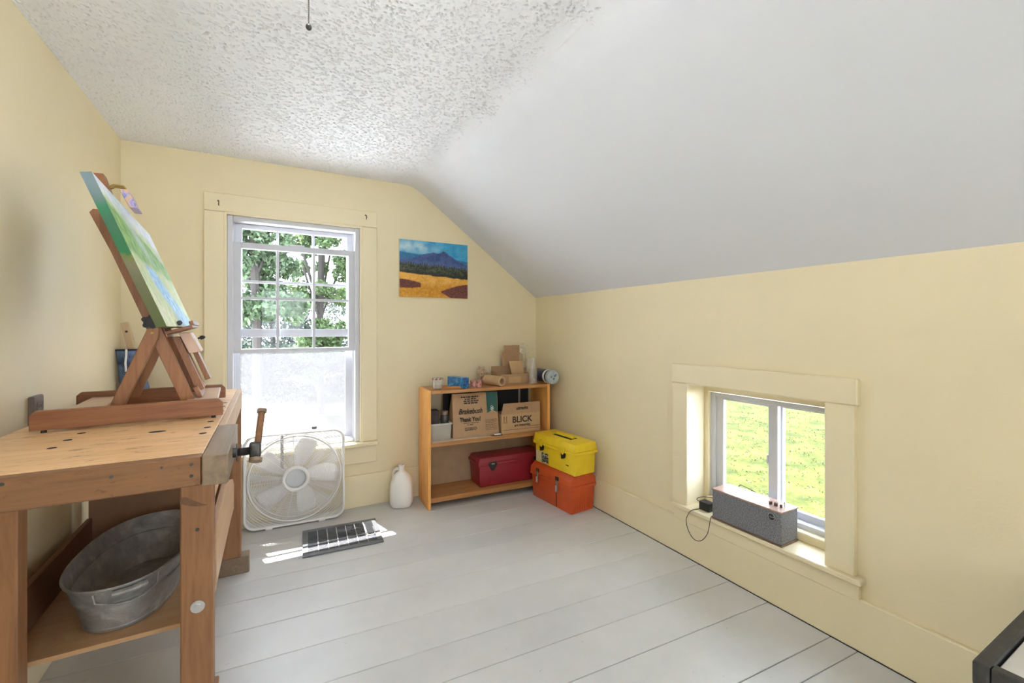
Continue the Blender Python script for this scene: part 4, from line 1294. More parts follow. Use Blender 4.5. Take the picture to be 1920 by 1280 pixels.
# ---- on top of the bookcase
t = bthing('glass_jar', 'small clear jar with red patterned rim at left end of the bookcase top', 'jar', 0.086, 0.075, ZTOP)
CLEAR = glassy('clear_tumbler', (0.97, 0.97, 0.97), 0.14, 0.05, 0.20, (0.8, 0.76, 0.70))
b = MB(); b.lathe([(0.0, 0.001), (0.030, 0.001), (0.033, 0.004), (0.036, 0.078), (0.034, 0.078), (0.031, 0.008), (0.0, 0.006)], 28); b.build('jar_body', CLEAR, t, smooth=True)
b = MB()
for k in range(9):
    a = 2 * math.pi * k / 9
    b.box(-0.006, 0.006, -0.001, 0.001, -0.004, 0.004, 0, Matrix.Translation((0.0372 * math.cos(a), 0.0372 * math.sin(a), 0.070)) @ Matrix.Rotation(a + math.pi / 2, 4, 'Z'))
b.build('rim_pattern', plain('maroon_print', (0.20, 0.04, 0.05), 0.5), t)
b = MB(); b.lathe([(0, 0.0065), (0.029, 0.0065), (0.031, 0.035), (0, 0.036)], 20); b.build('contents', plain('pale_sand', (0.50, 0.42, 0.34), 0.8), t, smooth=True)

# orange pencils
PENC = plain('orange_pencil_paint', (0.62, 0.26, 0.06), 0.4)
for k, (x, y, z, a, lab) in enumerate(((0.178, 0.052, 0.0042, -18, 'orange pencil lying nearest the front edge of the bookcase top'),
                                       (0.172, 0.070, 0.0042, -22, 'orange pencil lying second from the front edge of the bookcase top'),
                                       (0.176, 0.062, 0.0122, -26, 'orange pencil lying across the top of two others beside the jar'))):
    t = bthing('pencil', lab, 'pencil', x, y, ZTOP, math.radians(a), 'orange pencils on the bookcase')
    b = MB(); b.cyl((-0.075, 0, z), (0.062, 0, z), 0.0042, seg=6); b.build('pencil_shaft', PENC, t)
    b = MB(); b.cyl((0.062, 0, z), (0.076, 0, z), 0.004, 0.0006, seg=6); b.build('sharpened_tip', OUTWOOD, t)

def bluebox():
    m, nt, bb = _new('blue_printed_card')
    f = _noise(nt, _coord(nt), 34, 3, 0.55, 0.8)
    nt.links.new(_ramp(nt, f, [(0.30, (0.01, 0.05, 0.22)), (0.48, (0.012, 0.15, 0.40)), (0.60, (0.05, 0.33, 0.58)), (0.72, (0.60, 0.72, 0.80))]), bb.inputs['Base Color'])
    bb.inputs['Roughness'].default_value = 0.3
    return m
t = bthing('blue_box', 'glossy blue printed carton lying on the bookcase behind the orange pencils', 'box', 0.248, 0.085, ZTOP, math.radians(22))
MB().box(-0.030, 0.030, -0.062, 0.10, 0, 0.074, 0.002).build('box_body', bluebox(), t)
MB().box(-0.026, 0.026, -0.0625, -0.0618, 0.01, 0.066).build('end_panel', plain('blue_end_panel', (0.015, 0.12, 0.36), 0.3, var=0.9, scale=90), t)
TAPE = plain('maroon_printed_tape', (0.45, 0.20, 0.18), 0.4, var=0.9, scale=60)
t = bthing('tape_roll', 'roll of red and cream printed tape standing between blue box and kraft tube', 'tape', 0.362, 0.068, ZTOP)
b = MB(); b.lathe([(0.022, 0), (0.040, 0), (0.040, 0.048), (0.022, 0.048), (0.022, 0)], 32); b.build('tape_body', TAPE, t, smooth=True)
b = MB(); b.lathe([(0.019, 0.001), (0.0218, 0.001), (0.0218, 0.047), (0.019, 0.047), (0.019, 0.001)], 28); b.build('core', CARD, t, smooth=True)
t = bthing('kraft_paper_roll', 'roll of brown kraft paper lying on the bookcase, open end to the front', 'paper roll', 0.538, 0.010, ZTOP, math.radians(21))
Mr = Matrix.Rotation(math.radians(-90), 4, 'X')
b = MB(); b.lathe([(0.023, 0), (0.0355, 0), (0.0362, 0.003), (0.0362, 0.162), (0.0355, 0.165), (0.023, 0.165), (0.023, 0)], 32, (0, 0, 0.0365), M=Mr); b.build('rolled_paper', plain('tan_kraft', (0.50, 0.33, 0.18), 0.7), t, smooth=True)
b = MB(); b.lathe([(0.0195, 0.002), (0.0228, 0.002), (0.0228, 0.16), (0.0195, 0.16), (0.0195, 0.002)], 28, (0, 0, 0.0365), M=Mr); b.build('core', CARD, t, smooth=True)
# open carton with tall flap
t = bthing('open_carton', 'small open cardboard carton with one tall flap standing up on the bookcase', 'carton', 0.688, 0.125, ZTOP, math.radians(2))
b = MB()
b.box(-0.13, 0.108, -0.03, -0.026, 0, 0.075); b.box(-0.13, 0.108, 0.122, 0.126, 0, 0.125)
b.box(-0.13, -0.126, -0.026, 0.122, 0, 0.085); b.box(0.104, 0.108, -0.026, 0.122, 0, 0.085); b.box(-0.126, 0.104, -0.026, 0.122, 0, 0.004)
b.build('carton_body', CARD, t)
MB().box(-0.02, 0.110, 0.1225, 0.1265, 0.100, 0.282).build('tall_flap', CARD, t)
b = MB(); b.hexa([(-0.01, 0.02, 0.07), (0.10, 0.02, 0.07), (0.10, 0.024, 0.07), (-0.01, 0.024, 0.07)], [(-0.014, 0.06, 0.165), (0.102, 0.06, 0.165), (0.102, 0.064, 0.165), (-0.014, 0.064, 0.165)])
b.build('inner_flap', CARDL, t)
b = MB(); b.hexa([(-0.04, 0.117, 0.12), (-0.022, 0.107, 0.12), (-0.022, 0.111, 0.12), (-0.04, 0.121, 0.12)], [(-0.046, 0.117, 0.235), (-0.022, 0.113, 0.235), (-0.022, 0.117, 0.235), (-0.046, 0.121, 0.235)])
b.build('side_flap', CARD, t)
MB().box(-0.06, 0.04, -0.0305, -0.0301, 0.01, 0.055).build('tape_strip', CARDL, t)
# crumpled packing paper
t = bthing('crumpled_paper', 'crumpled tan packing paper standing behind the kraft paper roll beside the small open carton', 'paper', 0.490, 0.222, ZTOP + 0.012)
b = MB(); vs, fs = [], []
r3 = random.Random(12)
NU, NV = 14, 12
for j in range(NV + 1):
    for i in range(NU + 1):
        u, v = i / NU, j / NV
        vs.append((-0.040 + 0.075 * u + 0.012 * r3.uniform(-1, 1), 0.012 * r3.uniform(-1, 1) + 0.03 * math.sin(u * 5 + v * 3), 0.118 * v * (1 - 0.55 * u * u) + 0.010 * r3.uniform(-1, 1)))
for j in range(NV):
    for i in range(NU):
        p = j * (NU + 1) + i
        fs.append((p, p + 1, p + NU + 2, p + NU + 1))
b.verts_faces(vs, fs)
o = b.build('paper_sheet', plain('tan_packing_paper', (0.62, 0.47, 0.32), 0.8), t)
o.modifiers.new('thick', 'SOLIDIFY').thickness = 0.001
# plastic cup stacks
CUP = glassy('clear_cup_plastic', (0.95, 0.93, 0.91), 0.18, 0.08, 0.14, (0.85, 0.80, 0.76))
for k, (x, y, n, h, lab) in enumerate(((0.808, 0.055, 16, 0.198, 'tall stack of clear plastic cups beside the small open carton'),
                                       (0.836, 0.160, 14, 0.185, 'second stack of clear plastic cups, next to the blue film roll'))):
    t = bthing('cup_stack', lab, 'cups', x, y, ZTOP, 0, 'stacks of clear cups')
    base = 0.09
    step = (h - base) / (n - 1)
    for c in range(n):
        zt_ = c * step
        prof = [(0.0325, zt_), (0.0335, zt_ + 0.003), (0.0325, zt_ + 0.005), (0.0245, zt_ + 0.088), (0.0, zt_ + 0.089)] if c == n - 1 else [(0.0325, zt_), (0.0335, zt_ + 0.003), (0.0325, zt_ + 0.005), (0.0318, zt_ + 0.012)]
        b = MB(); b.lathe(prof, 24)
        b.build('cup', CUP, t, smooth=True)
# dried flower sprig in the corner
t = bthing('dried_flowers', 'thin dried white flower stems standing in the corner behind the cups', 'dried flowers', 0.835, 0.235, ZTOP)
b = MB(); b.lathe([(0, 0), (0.020, 0), (0.022, 0.004), (0.018, 0.07), (0.012, 0.10), (0.014, 0.104)], 18); b.build('bottle', CLEAR, t, smooth=True)
STEM = plain('straw_stem', (0.62, 0.55, 0.38), 0.7)
r4 = random.Random(3)
for k in range(7):
    tx, ty, tz = r4.uniform(-0.045, 0.03), r4.uniform(-0.02, 0.01), r4.uniform(0.21, 0.30)
    b = MB(); b.tube([(0, 0, 0.006), (tx * 0.3, ty * 0.3, tz * 0.5), (tx, ty, tz)], 0.0016, 5)
    s = b.build('stem', STEM, t, smooth=True)
    b = MB()
    for q in range(5):
        b.ball((tx + r4.uniform(-0.010, 0.010), ty + r4.uniform(-0.010, 0.010), tz + r4.uniform(-0.022, 0.006)), 0.0060, 8)
    b.build('blossom', plain('ivory_petal', (0.72, 0.68, 0.54), 0.8) if 'ivory_petal' not in MATS else MATS['ivory_petal'], s, smooth=True)
# blue shrink film roll at the right end
t = thing('film_roll', 'dark blue wrapped roll with a pale round end overhanging the bookcase corner', 'roll', (1.838, 2.70, 0.8405), math.radians(-4))
ROLLB = plain('navy_wrap', (0.035, 0.045, 0.10), 0.3, var=0.5, scale=30)
Mr = Matrix.Rotation(math.radians(-90), 4, 'X')
b = MB(); b.lathe([(0.0, 0.004), (0.046, 0.004), (0.049, 0.010), (0.049, 0.23), (0.045, 0.236), (0, 0.236)], 36, M=Mr); b.build('roll_body', ROLLB, t, smooth=True)
b = MB(); b.lathe([(0, -0.004), (0.040, -0.004), (0.050, 0.001), (0.0525, 0.006), (0.0525, 0.028), (0.0495, 0.034)], 36, M=Mr)
e = b.build('end_cap', plain('pale_blue_film', (0.38, 0.43, 0.45), 0.3, var=0.12, scale=40), t, smooth=True)
b = MB()
for (x, z, w_) in ((-0.018, 0.002, 0.007), (0.002, -0.012, 0.008), (0.010, 0.008, 0.008), (0.020, 0.016, 0.006)):
    b.cyl((x, -0.0042, z), (x, -0.0052, z), w_, seg=12)
b.build('end_print', plain('slate_print', (0.13, 0.17, 0.20), 0.5), e)
b = MB(); b.lathe([(0.0492, 0.055), (0.0505, 0.058), (0.0505, 0.078), (0.0492, 0.081)], 36, M=Mr); b.build('white_band', WHITEP, t, smooth=True)

# ================================================================== tool boxes on the floor
def toolbox_base(t, mat, L, D_, H0, H1, H2, flare, chamf):
    """local: x along depth to the wall, y along the length; front face at x=0, near end at y=0"""
    b = MB()
    b.hexa([(flare, flare, 0), (D_ - flare, flare, 0), (D_ - flare, L - flare, 0), (flare, L - flare, 0)], [(0, 0, H0), (D_, 0, H0), (D_, L, H0), (0, L, H0)], 0.005)
    b.build('box_body', mat, t, smooth=True)
TA = math.radians(4.6)
ob = thing('orange_toolbox', 'orange plastic toolbox on the floor under the yellow one, steel latches', 'toolbox', (1.696, 2.289, 0), TA)
toolbox_base(ob, ORA, 0.425, 0.205, 0.163, 0, 0, 0.006, 0)
MB().box(-0.011, 0.216, -0.008, 0.433, 0.158, 0.178, 0.005, seg=2).build('lid_rim', ORA, ob, smooth=True)
b = MB(); b.hexa([(-0.009, -0.006, 0.178), (0.213, -0.006, 0.178), (0.213, 0.431, 0.178), (-0.009, 0.431, 0.178)],
                 [(-0.006, -0.004, 0.216), (0.210, -0.004, 0.216), (0.210, 0.429, 0.216), (-0.006, 0.429, 0.216)], 0.003)
b.hexa([(-0.006, -0.004, 0.215), (0.210, -0.004, 0.215), (0.210, 0.429, 0.215), (-0.006, 0.429, 0.215)],
       [(0.030, 0.004, 0.252), (0.178, 0.004, 0.252), (0.178, 0.421, 0.252), (0.030, 0.421, 0.252)], 0.004)
b.build('lid', ORA, ob, smooth=True)
b = MB()
for k in range(9):
    x = 0.018 + k * 0.021
    b.box(x - 0.003, x + 0.003, -0.0005, 0.006, 0.012, 0.150, 0.001)
b.build('end_rib', ORA, ob)
for y in (0.130, 0.345):
    l = MB().box(-0.017, -0.009, y - 0.009, y + 0.009, 0.112, 0.190, 0.003).build('latch', STEELD, ob)
    MB().box(-0.024, -0.016, y - 0.006, y + 0.006, 0.118, 0.160, 0.003).build('latch_lever', STEEL, l)
    MB().box(-0.0125, -0.0085, y - 0.016, y + 0.016, 0.19, 0.215, 0.001).build('latch_recess', GAP, l)
b = MB(); b.box(-0.0012, 0.0012, 0.148, 0.152, 0.006, 0.156); b.build('front_groove', GAP, ob)
yb_ = thing('yellow_toolbox', 'yellow plastic toolbox with black latches stacked on the orange toolbox', 'toolbox', (1.706, 2.262, 0.2525), TA)
toolbox_base(yb_, YEL, 0.420, 0.178, 0.135, 0, 0, 0.004, 0)
MB().box(-0.012, 0.190, -0.012, 0.434, 0.133, 0.152, 0.005, seg=2).build('lid_rim', YEL, yb_, smooth=True)
b = MB(); b.hexa([(-0.010, -0.008, 0.152), (0.188, -0.008, 0.152), (0.188, 0.430, 0.152), (-0.010, 0.430, 0.152)],
                 [(-0.002, -0.004, 0.206), (0.180, -0.004, 0.206), (0.180, 0.426, 0.206), (-0.002, 0.426, 0.206)], 0.007)
lid = b.build('lid', YEL, yb_, smooth=True)
MB().box(0.060, 0.122, 0.110, 0.300, 0.2061, 0.2068).build('handle_recess', GAP, yb_)
b = MB(); b.tube([(0.094, 0.118, 0.208), (0.094, 0.130, 0.214), (0.094, 0.280, 0.214), (0.094, 0.292, 0.208)], 0.012, 10); b.build('handle', YEL, yb_, smooth=True)
for y in (0.105, 0.335):
    l = MB().prism([(y - 0.017, 0.150), (y - 0.017, 0.112), (y - 0.010, 0.098), (y + 0.012, 0.092), (y + 0.014, 0.112), (y + 0.017, 0.150)], 'x', -0.017, -0.001, 0.001).build('latch', BLACK, yb_)
    MB().prism([(y - 0.018, 0.138), (y - 0.008, 0.122), (y + 0.004, 0.126), (y + 0.016, 0.140), (y + 0.016, 0.172), (y - 0.018, 0.172)], 'x', -0.021, -0.0125, 0.002).build('hasp', YEL, l)
def sticker():
    m, nt, bb = _new('worn_sticker')
    f = _noise(nt, _coord(nt), 55, 3, 0.6)
    nt.links.new(_ramp(nt, f, [(0.42, (0.03, 0.028, 0.025)), (0.50, (0.06, 0.055, 0.05)), (0.56, (0.62, 0.58, 0.46))]), bb.inputs['Base Color'])
    return m
MB().box(-0.0006, 0.004, 0.275, 0.345, 0.010, 0.080).build('sticker', sticker(), yb_)
MB().box(-0.0006, 0.004, 0.347, 0.412, 0.010, 0.085).build('sticker', plain('scuffed_sticker', (0.62, 0.53, 0.28), 0.6, var=0.3, scale=70), yb_)
MB().box(-0.0008, 0.004, 0.062, 0.088, 0.054, 0.058).build('brand_mark', GAP, yb_)

# ================================================================== speaker on the knee window sill
FAB = None
def fabric():
    m, nt, b = _new('grey_speaker_cloth')
    f = _noise(nt, _coord(nt, (1, 1, 2.2)), 420, 2, 0.7)
    f2 = _noise(nt, _coord(nt, (1, 1, 1)), 170, 2, 0.6)
    ad = nt.nodes.new('ShaderNodeMath'); ad.operation = 'ADD'
    nt.links.new(f, ad.inputs[0]); nt.links.new(f2, ad.inputs[1])
    nt.links.new(_ramp(nt, ad.outputs[0], [(0.80, (0.095, 0.097, 0.105)), (1.0, (0.15, 0.152, 0.165)), (1.2, (0.23, 0.23, 0.25))]), b.inputs['Base Color'])
    b.inputs['Roughness'].default_value = 0.9
    _bump(nt, b, f, 0.3, 0.002)
    return m
SA = math.radians(0.5)
sp = thing('tabletop_speaker', 'grey cloth tabletop speaker with walnut top on the small window sill', 'speaker', (1.893, 1.078, 0.2735), SA)
SL, SD, SH = 0.328, 0.125, 0.150
MB().box(0.0, SD, 0.0, SL, 0.010, SH - 0.008, 0.004, seg=2).build('speaker_body', fabric(), sp)
MB().box(-0.003, SD + 0.003, -0.003, SL + 0.003, SH - 0.008, SH, 0.002).build('top_panel', wood('walnut_veneer', (0.42, 0.28, 0.22), (0.32, 0.20, 0.155), 'y', 1, 0.22, False, 0.02), sp)
MB().box(-0.002, SD + 0.002, -0.002, SL + 0.002, 0.004, 0.010, 0.001).build('base_panel', plain('copper_brown', (0.16, 0.085, 0.05), 0.4), sp)
for x, y in ((0.015, 0.02), (0.015, SL - 0.02), (SD - 0.015, 0.02), (SD - 0.015, SL - 0.02)):
    MB().cyl((x, y, 0), (x, y, 0.0045), 0.008, seg=12).build('foot', RUBBER, sp)
for y, r in ((0.052, 0.0075), (0.075, 0.0075), (0.030, 0.005)):
    b = MB(); b.cyl((0.052, y, SH), (0.052, y, SH + 0.013), r, seg=16); b.build('knob', plain('bronze_knob', (0.12, 0.075, 0.06), 0.35, 0.6) if 'bronze_knob' not in MATS else MATS['bronze_knob'], sp, smooth=True)
b = MB(); b.cyl((0.068, 0.024, SH), (0.068, 0.024, SH + 0.020), 0.002, seg=8); b.ball((0.068, 0.024, SH + 0.021), 0.0035, 8); b.build('toggle_switch', STEEL, sp, smooth=True)
b = MB(); b.cyl((0.0005, 0.040, 0.118), (-0.0025, 0.040, 0.118), 0.0155, seg=28); bd = b.build('badge', BLACK, sp, smooth=True)
b = MB(); b.tube([(-0.003, 0.040 + 0.0145 * math.cos(a), 0.118 + 0.0145 * math.sin(a)) for a in np.linspace(0, 2 * math.pi, 32, endpoint=False)], 0.0012, 6, True); b.build('badge_ring', STEEL, bd, smooth=True)
text_mesh('badge_lettering', 'Klipsch', 0.0085, Matrix.Translation((-0.0030, 0.040, 0.118)) @ Matrix.Rotation(math.radians(-90), 4, 'Z') @ RX90, STEEL, bd, 0.3, 0.85, 0.0002)

# adapter and its lead
ad = thing('power_adapter', 'black power adapter with looped lead on the sill beside the speaker', 'power adapter', (1.955, 1.487, 0.2735))
MB().box(-0.022, 0.024, -0.030, 0.030, 0.0, 0.044, 0.006, seg=2).build('adapter_body', BLACK, ad, smooth=True)
CORD = plain('brown_black_cord', (0.03, 0.022, 0.014), 0.5)
def smoothpts(ps, n=6):
    ps = [Vector(p) for p in ps]; out = []
    for i in range(len(ps) - 1):
        p0 = ps[max(0, i - 1)]; p1 = ps[i]; p2 = ps[i + 1]; p3 = ps[min(len(ps) - 1, i + 2)]
        for k in range(n):
            t_ = k / n
            out.append(0.5 * ((2 * p1) + (-p0 + p2) * t_ + (2 * p0 - 5 * p1 + 4 * p2 - p3) * t_ ** 2 + (-p0 + 3 * p1 - 3 * p2 + p3) * t_ ** 3))
    out.append(ps[-1])
    return out
b = MB(); b.tube(smoothpts([(1.945, 1.500, 0.279), (1.915, 1.512, 0.278), (1.884, 1.524, 0.272), (1.879, 1.540, 0.245), (1.881, 1.552, 0.215), (1.884, 1.545, 0.172), (1.886, 1.520, 0.138), (1.886, 1.490, 0.132), (1.885, 1.458, 0.150), (1.883, 1.430, 0.190), (1.882, 1.418, 0.230), (1.884, 1.414, 0.262), (1.900, 1.417, 0.279), (1.96, 1.425, 0.279), (2.005, 1.420, 0.282)]), 0.0018, 6)
b.build('lead', CORD, ad, smooth=True, world=True)
b = MB(); b.tube(smoothpts([(1.975, 1.512, 0.30), (1.962, 1.545, 0.302), (1.966, 1.550, 0.312), (1.985, 1.530, 0.322), (2.0, 1.50, 0.326), (2.008, 1.45, 0.330), (2.022, 1.41, 0.34), (2.028, 1.38, 0.36), (2.030, 1.36, 0.425), (2.028, 1.33, 0.430), (2.024, 1.29, 0.426), (2.022, 1.25, 0.415), (2.022, 1.24, 0.39)]), 0.0018, 6)
b.build('power_lead', CORD, ad, smooth=True, world=True)

# ================================================================== painting on the back wall
def art_mountain(U, V, nx, ny):
    n1 = value_noise(nx, ny, 4, 41); n2 = value_noise(nx, ny, 12, 43); n3 = value_noise(nx, ny, 2.2, 45); n4 = value_noise(nx, ny, 28, 47)
    sky = lerp(srgb((38, 136, 190)), srgb((70, 166, 208)), n2)
    cl = np.clip(np.clip(1 - np.abs(V - 0.885 + 0.10 * (U - 0.3)) * 5.5, 0, 1) * np.clip(1.25 - U * 1.7, 0, 1) * (0.5 + n2 * 1.1) - 0.12, 0, 1)
    col = sky * (1 - cl[..., None]) + srgb((178, 208, 214)) * cl[..., None]
    def over(m, c):
        nonlocal col
        m = np.clip(m, 0, 1)[..., None]
        col = col * (1 - m) + c * m
    far = 0.79 - 0.10 * U
    over((far + 0.01 * n1 - V) * 50, lerp(srgb((36, 98, 150)), srgb((52, 120, 165)), n1))
    xs = np.array([0.0, 0.24, 0.34, 0.42, 0.48, 0.535, 0.58, 0.625, 0.665, 0.72, 0.80, 0.9, 1.0])
    hs = np.array([0.60, 0.72, 0.775, 0.795, 0.82, 0.80, 0.815, 0.855, 0.835, 0.785, 0.725, 0.665, 0.61])
    mt = np.interp(U, xs, hs) + 0.008 * (n1 - 0.5)
    over((mt - V) * 90, lerp(srgb((34, 56, 104)), srgb((72, 92, 150)), np.clip(n1 * 0.6 + n2 * 0.7 - 0.15, 0, 1)))
    over((0.70 - 0.05 * U + 0.02 * n2 - V) * 14 * (1 - 0.4 * n1), lerp(srgb((60, 84, 132)), srgb((84, 104, 160)), n3))
    spike = 0.055 * np.abs(np.sin(U * 88 + 3 * n4)) * (0.4 + value_noise(nx, ny, 7, 51)[:, :1])
    tl = 0.575 - 0.05 * U + spike
    over((tl - V) * 60, lerp(srgb((28, 36, 30)), srgb((88, 96, 66)), np.clip(n1 * 0.9 + n3 * 0.5 - 0.35, 0, 1)))
    over((0.475 - 0.06 * U + 0.02 * n2 - V) * 50 * 1.0, lerp(srgb((26, 28, 26)), srgb((50, 54, 40)), n3))
    fl = 0.435 - 0.075 * U + 0.02 * (n2 - 0.5)
    over((fl - V) * 70, lerp(srgb((206, 146, 40)), srgb((232, 182, 92)), np.clip(n1 * 0.5 + n2 * 0.6 - 0.05, 0, 1)))
    over((0.25 + 0.05 * n2 - V) * 10, lerp(srgb((190, 124, 20)), srgb((214, 158, 50)), n1))
    br = lerp(srgb((78, 38, 30)), srgb((128, 70, 62)), n3)
    over((0.315 - 0.055 * (U / 0.28) ** 2 - V + 0.01 * n1) * 60 * (U < 0.30) * np.clip((V - 0.155 - 0.15 * np.clip(U - 0.15, 0, 1)) * 60, 0, 1), br)
    bt = np.interp(U, [0.58, 0.68, 0.85, 1.0], [0.115, 0.165, 0.235, 0.265])
    bb_ = np.interp(U, [0.58, 0.74, 1.0], [0.105, 0.0, 0.0])
    over((bt - V + 0.01 * n1) * 60 * np.clip((V - bb_) * 60, 0, 1) * (U > 0.58), br)
    return col * (0.86 + 0.28 * n3[..., None])
lp = thing('landscape_painting', 'small unframed mountain and golden field painting on the back wall', 'painting', (1.059, YB, 1.626))
PWd, PHt = 0.259, 0.203
MB().box(-PWd, PWd, -0.018, 0.0, -PHt, PHt, 0.002).build('canvas_edge', plain('cream_canvas', (0.74, 0.68, 0.54), 0.7), lp)
U, V, C = art_grid(0.5, 0.4, 200, 156, art_mountain)
art_mesh('painted_face', U, V, C, lambda U, V: np.stack([-PWd + 0.001 + U * 2 * (PWd - 0.001), np.full(U.shape, -0.0187), -PHt + 0.001 + V * 2 * (PHt - 0.001)], -1), ARTM, lp)

# ================================================================== curtain hooks on the window head
HK = plain('rusty_iron', (0.09, 0.07, 0.05), 0.6, 0.4)
for x, z, lab in ((-0.258, 1.932, 'small rusty curtain hook above the left end of the window'), (0.572, 1.950, 'small rusty curtain hook above the right end of the window')):
    o = MB()
    y = YB - 0.0225
    o.tube(smoothpts([(x, y + 0.002, z + 0.012), (x, y - 0.010, z + 0.010), (x + 0.004, y - 0.016, z), (x + 0.002, y - 0.012, z - 0.012), (x + 0.004, y - 0.004, z - 0.014)], 4), 0.0026, 6)
    o.ball((x, y - 0.001, z + 0.012), 0.005, 8, (1, 0.5, 1))
    ob_ = o.build('curtain_hook', HK, None, smooth=True)
    tag(ob_, lab, 'hook', 'curtain hooks over the window')

# ================================================================== ceiling lamp with pull chain
lm = thing('ceiling_lamp', 'ceiling lamp whose beaded pull chain hangs at the top of the view', 'lamp', (0.0625, 0.80, ZC))
b = MB(); b.lathe([(0, -0.03), (0.05, -0.03), (0.066, -0.016), (0.07, 0.012)], 32); b.build('lamp_base', WHITEP, lm, smooth=True)
def bulbm():
    m, nt, bb = _new('frosted_lit_bulb')
    bb.inputs['Base Color'].default_value = (0.9, 0.9, 0.9, 1)
    bb.inputs['Emission Color'].default_value = (0.88, 0.92, 1.0, 1)
    bb.inputs['Emission Strength'].default_value = 60.0
    return m
b = MB(); b.lathe([(0.018, -0.03), (0.02, -0.045), (0.04, -0.075), (0.046, -0.098), (0.038, -0.125), (0.018, -0.14), (0, -0.143)], 28); b.build('bulb', bulbm(), lm, smooth=True)
b = MB(); zz = -0.02
b.tube([(0.0, 0.062, -0.02), (0.0, 0.066, -0.05), (0.0, 0.066, -0.474)], 0.0010, 6)
for k in range(114):
    b.ball((0, 0.066, -0.05 - k * 0.0037), 0.0016, 6)
ch = b.build('pull_chain', plain('dull_chain', (0.20, 0.19, 0.18), 0.4, 0.6), lm, smooth=True)
b = MB(); b.ball((0, 0.066, -0.479), 0.0052, 12, (1, 1, 1.1)); b.build('chain_ball', IRON, ch, smooth=True)

# ================================================================== black table in the near right corner
bt_ = thing('black_framed_table', 'black metal framed table with pale inset top in the near right corner', 'table', (1.36, 0.338, 0))
TZ = 0.5
x0, x1, y0, y1 = 1.30, 1.90, -0.36, 0.346
FRM = plain('black_steel_frame', (0.045, 0.043, 0.042), 0.5, 0.2, 0.3, 50)
b = MB()
w_ = 0.028
for (a0, a1, c0, c1) in ((x0, x1, y1 - w_, y1), (x0, x1, y0, y0 + w_), (x0, x0 + w_, y0 + w_, y1 - w_), (x1 - w_, x1, y0 + w_, y1 - w_)):
    b.box(a0, a1, c0, c1, TZ - 0.05, TZ, 0.006, seg=2)
b.build('top_frame', FRM, bt_, world=True)
MB().box(x0 + w_ + 0.004, x1 - w_ - 0.004, y0 + w_ + 0.004, y1 - w_ - 0.004, TZ - 0.024, TZ - 0.008, 0.002).build('tabletop', plain('pale_laminate', (0.60, 0.57, 0.54), 0.3, var=0.1, scale=9), bt_, world=True)
MB().box(x0 + w_, x1 - w_, y0 + w_, y1 - w_, TZ - 0.05, TZ - 0.03).build('under_pan', GAP, bt_, world=True)
for a in (x0 + 0.004, x1 - 0.034):
    for c in (y0 + 0.004, y1 - 0.034):
        MB().box(a, a + 0.03, c, c + 0.03, 0, TZ - 0.05, 0.003).build('leg', FRM, bt_, world=True)

# ================================================================== outside
GZ = -2.9
def lawnm():
    m, nt, b = _new('sunlit_grass')
    v = _coord(nt)
    f = _noise(nt, v, 1.3, 6, 0.7)
    f2 = _noise(nt, v, 14, 4, 0.7)
    ad_ = nt.nodes.new('ShaderNodeMath'); ad_.operation = 'MULTIPLY_ADD'; ad_.inputs[1].default_value = 0.6
    nt.links.new(f2, ad_.inputs[0]); nt.links.new(f, ad_.inputs[2])
    nt.links.new(_ramp(nt, ad_.outputs[0], [(0.55, (0.006, 0.011, 0.001)), (0.78, (0.021, 0.026, 0.0025)), (0.98, (0.045, 0.043, 0.009))]), b.inputs['Base Color'])
    b.inputs['Roughness'].default_value = 0.9
    b.inputs['Specular IOR Level'].default_value = 0.1
    _bump(nt, b, f2, 0.6, 0.05)
    return m
structure(MB().box(2.3, 60, -7.0, 40, GZ - 0.1, GZ).build('lawn', lawnm()))
structure(MB().box(-60, 2.3, -40, 70, GZ - 0.12, GZ - 0.02).box(2.3, 40, -40, -7.0, GZ - 0.12, GZ - 0.02).build('driveway', plain('pale_gravel', (0.715, 0.73, 0.745), 0.95, var=0.25, scale=5, bump=0.8, bscale=30, spec=0.1)))  # second box is unseen gravel added to bounce sunlight in behind the camera
structure(MB().prism([(0.15, 4), (12, 4), (12, 29), (1.9, 29)], 'z', GZ - 0.02, GZ - 0.01).build('dark_ground_patch', plain('dark_ground_tone', (0.085, 0.085, 0.088), 0.95, var=0.7, scale=3, bump=0.6, bscale=20, spec=0.05)))  # dark ground added to tone down the glare seen through the screen
# tufts standing in the lawn
r5 = random.Random(9)
b = MB(); vs, fs = [], []
for k in range(4500):
    x = r5.uniform(6, 26); y = r5.uniform(-2, 22)
    for q in range(4):
        a = r5.uniform(0, 6.28); h = r5.uniform(0.02, 0.08); px_, py_ = x + r5.uniform(-.12, .12), y + r5.uniform(-.12, .12)
        dx, dy = 0.012 * math.cos(a), 0.012 * math.sin(a)
        lx, ly = r5.uniform(-.1, .1), r5.uniform(-.1, .1)
        n0 = len(vs)
        vs += [(px_ - dx, py_ - dy, GZ), (px_ + dx, py_ + dy, GZ), (px_ + lx, py_ + ly, GZ + h)]
        fs.append((n0, n0 + 1, n0 + 2))
me = bpy.data.meshes.new('grass'); me.from_pydata(vs, [], fs); me.materials.append(plain('grass_blade', (0.024, 0.034, 0.0035), 0.8, var=0.5, scale=2))
b.bm.free()
g = bpy.data.objects.new('grass', me); COL.objects.link(g)
tag(g, 'sunlit tufts of long grass growing in the lawn outside the small window', 'grass', None, 'stuff')

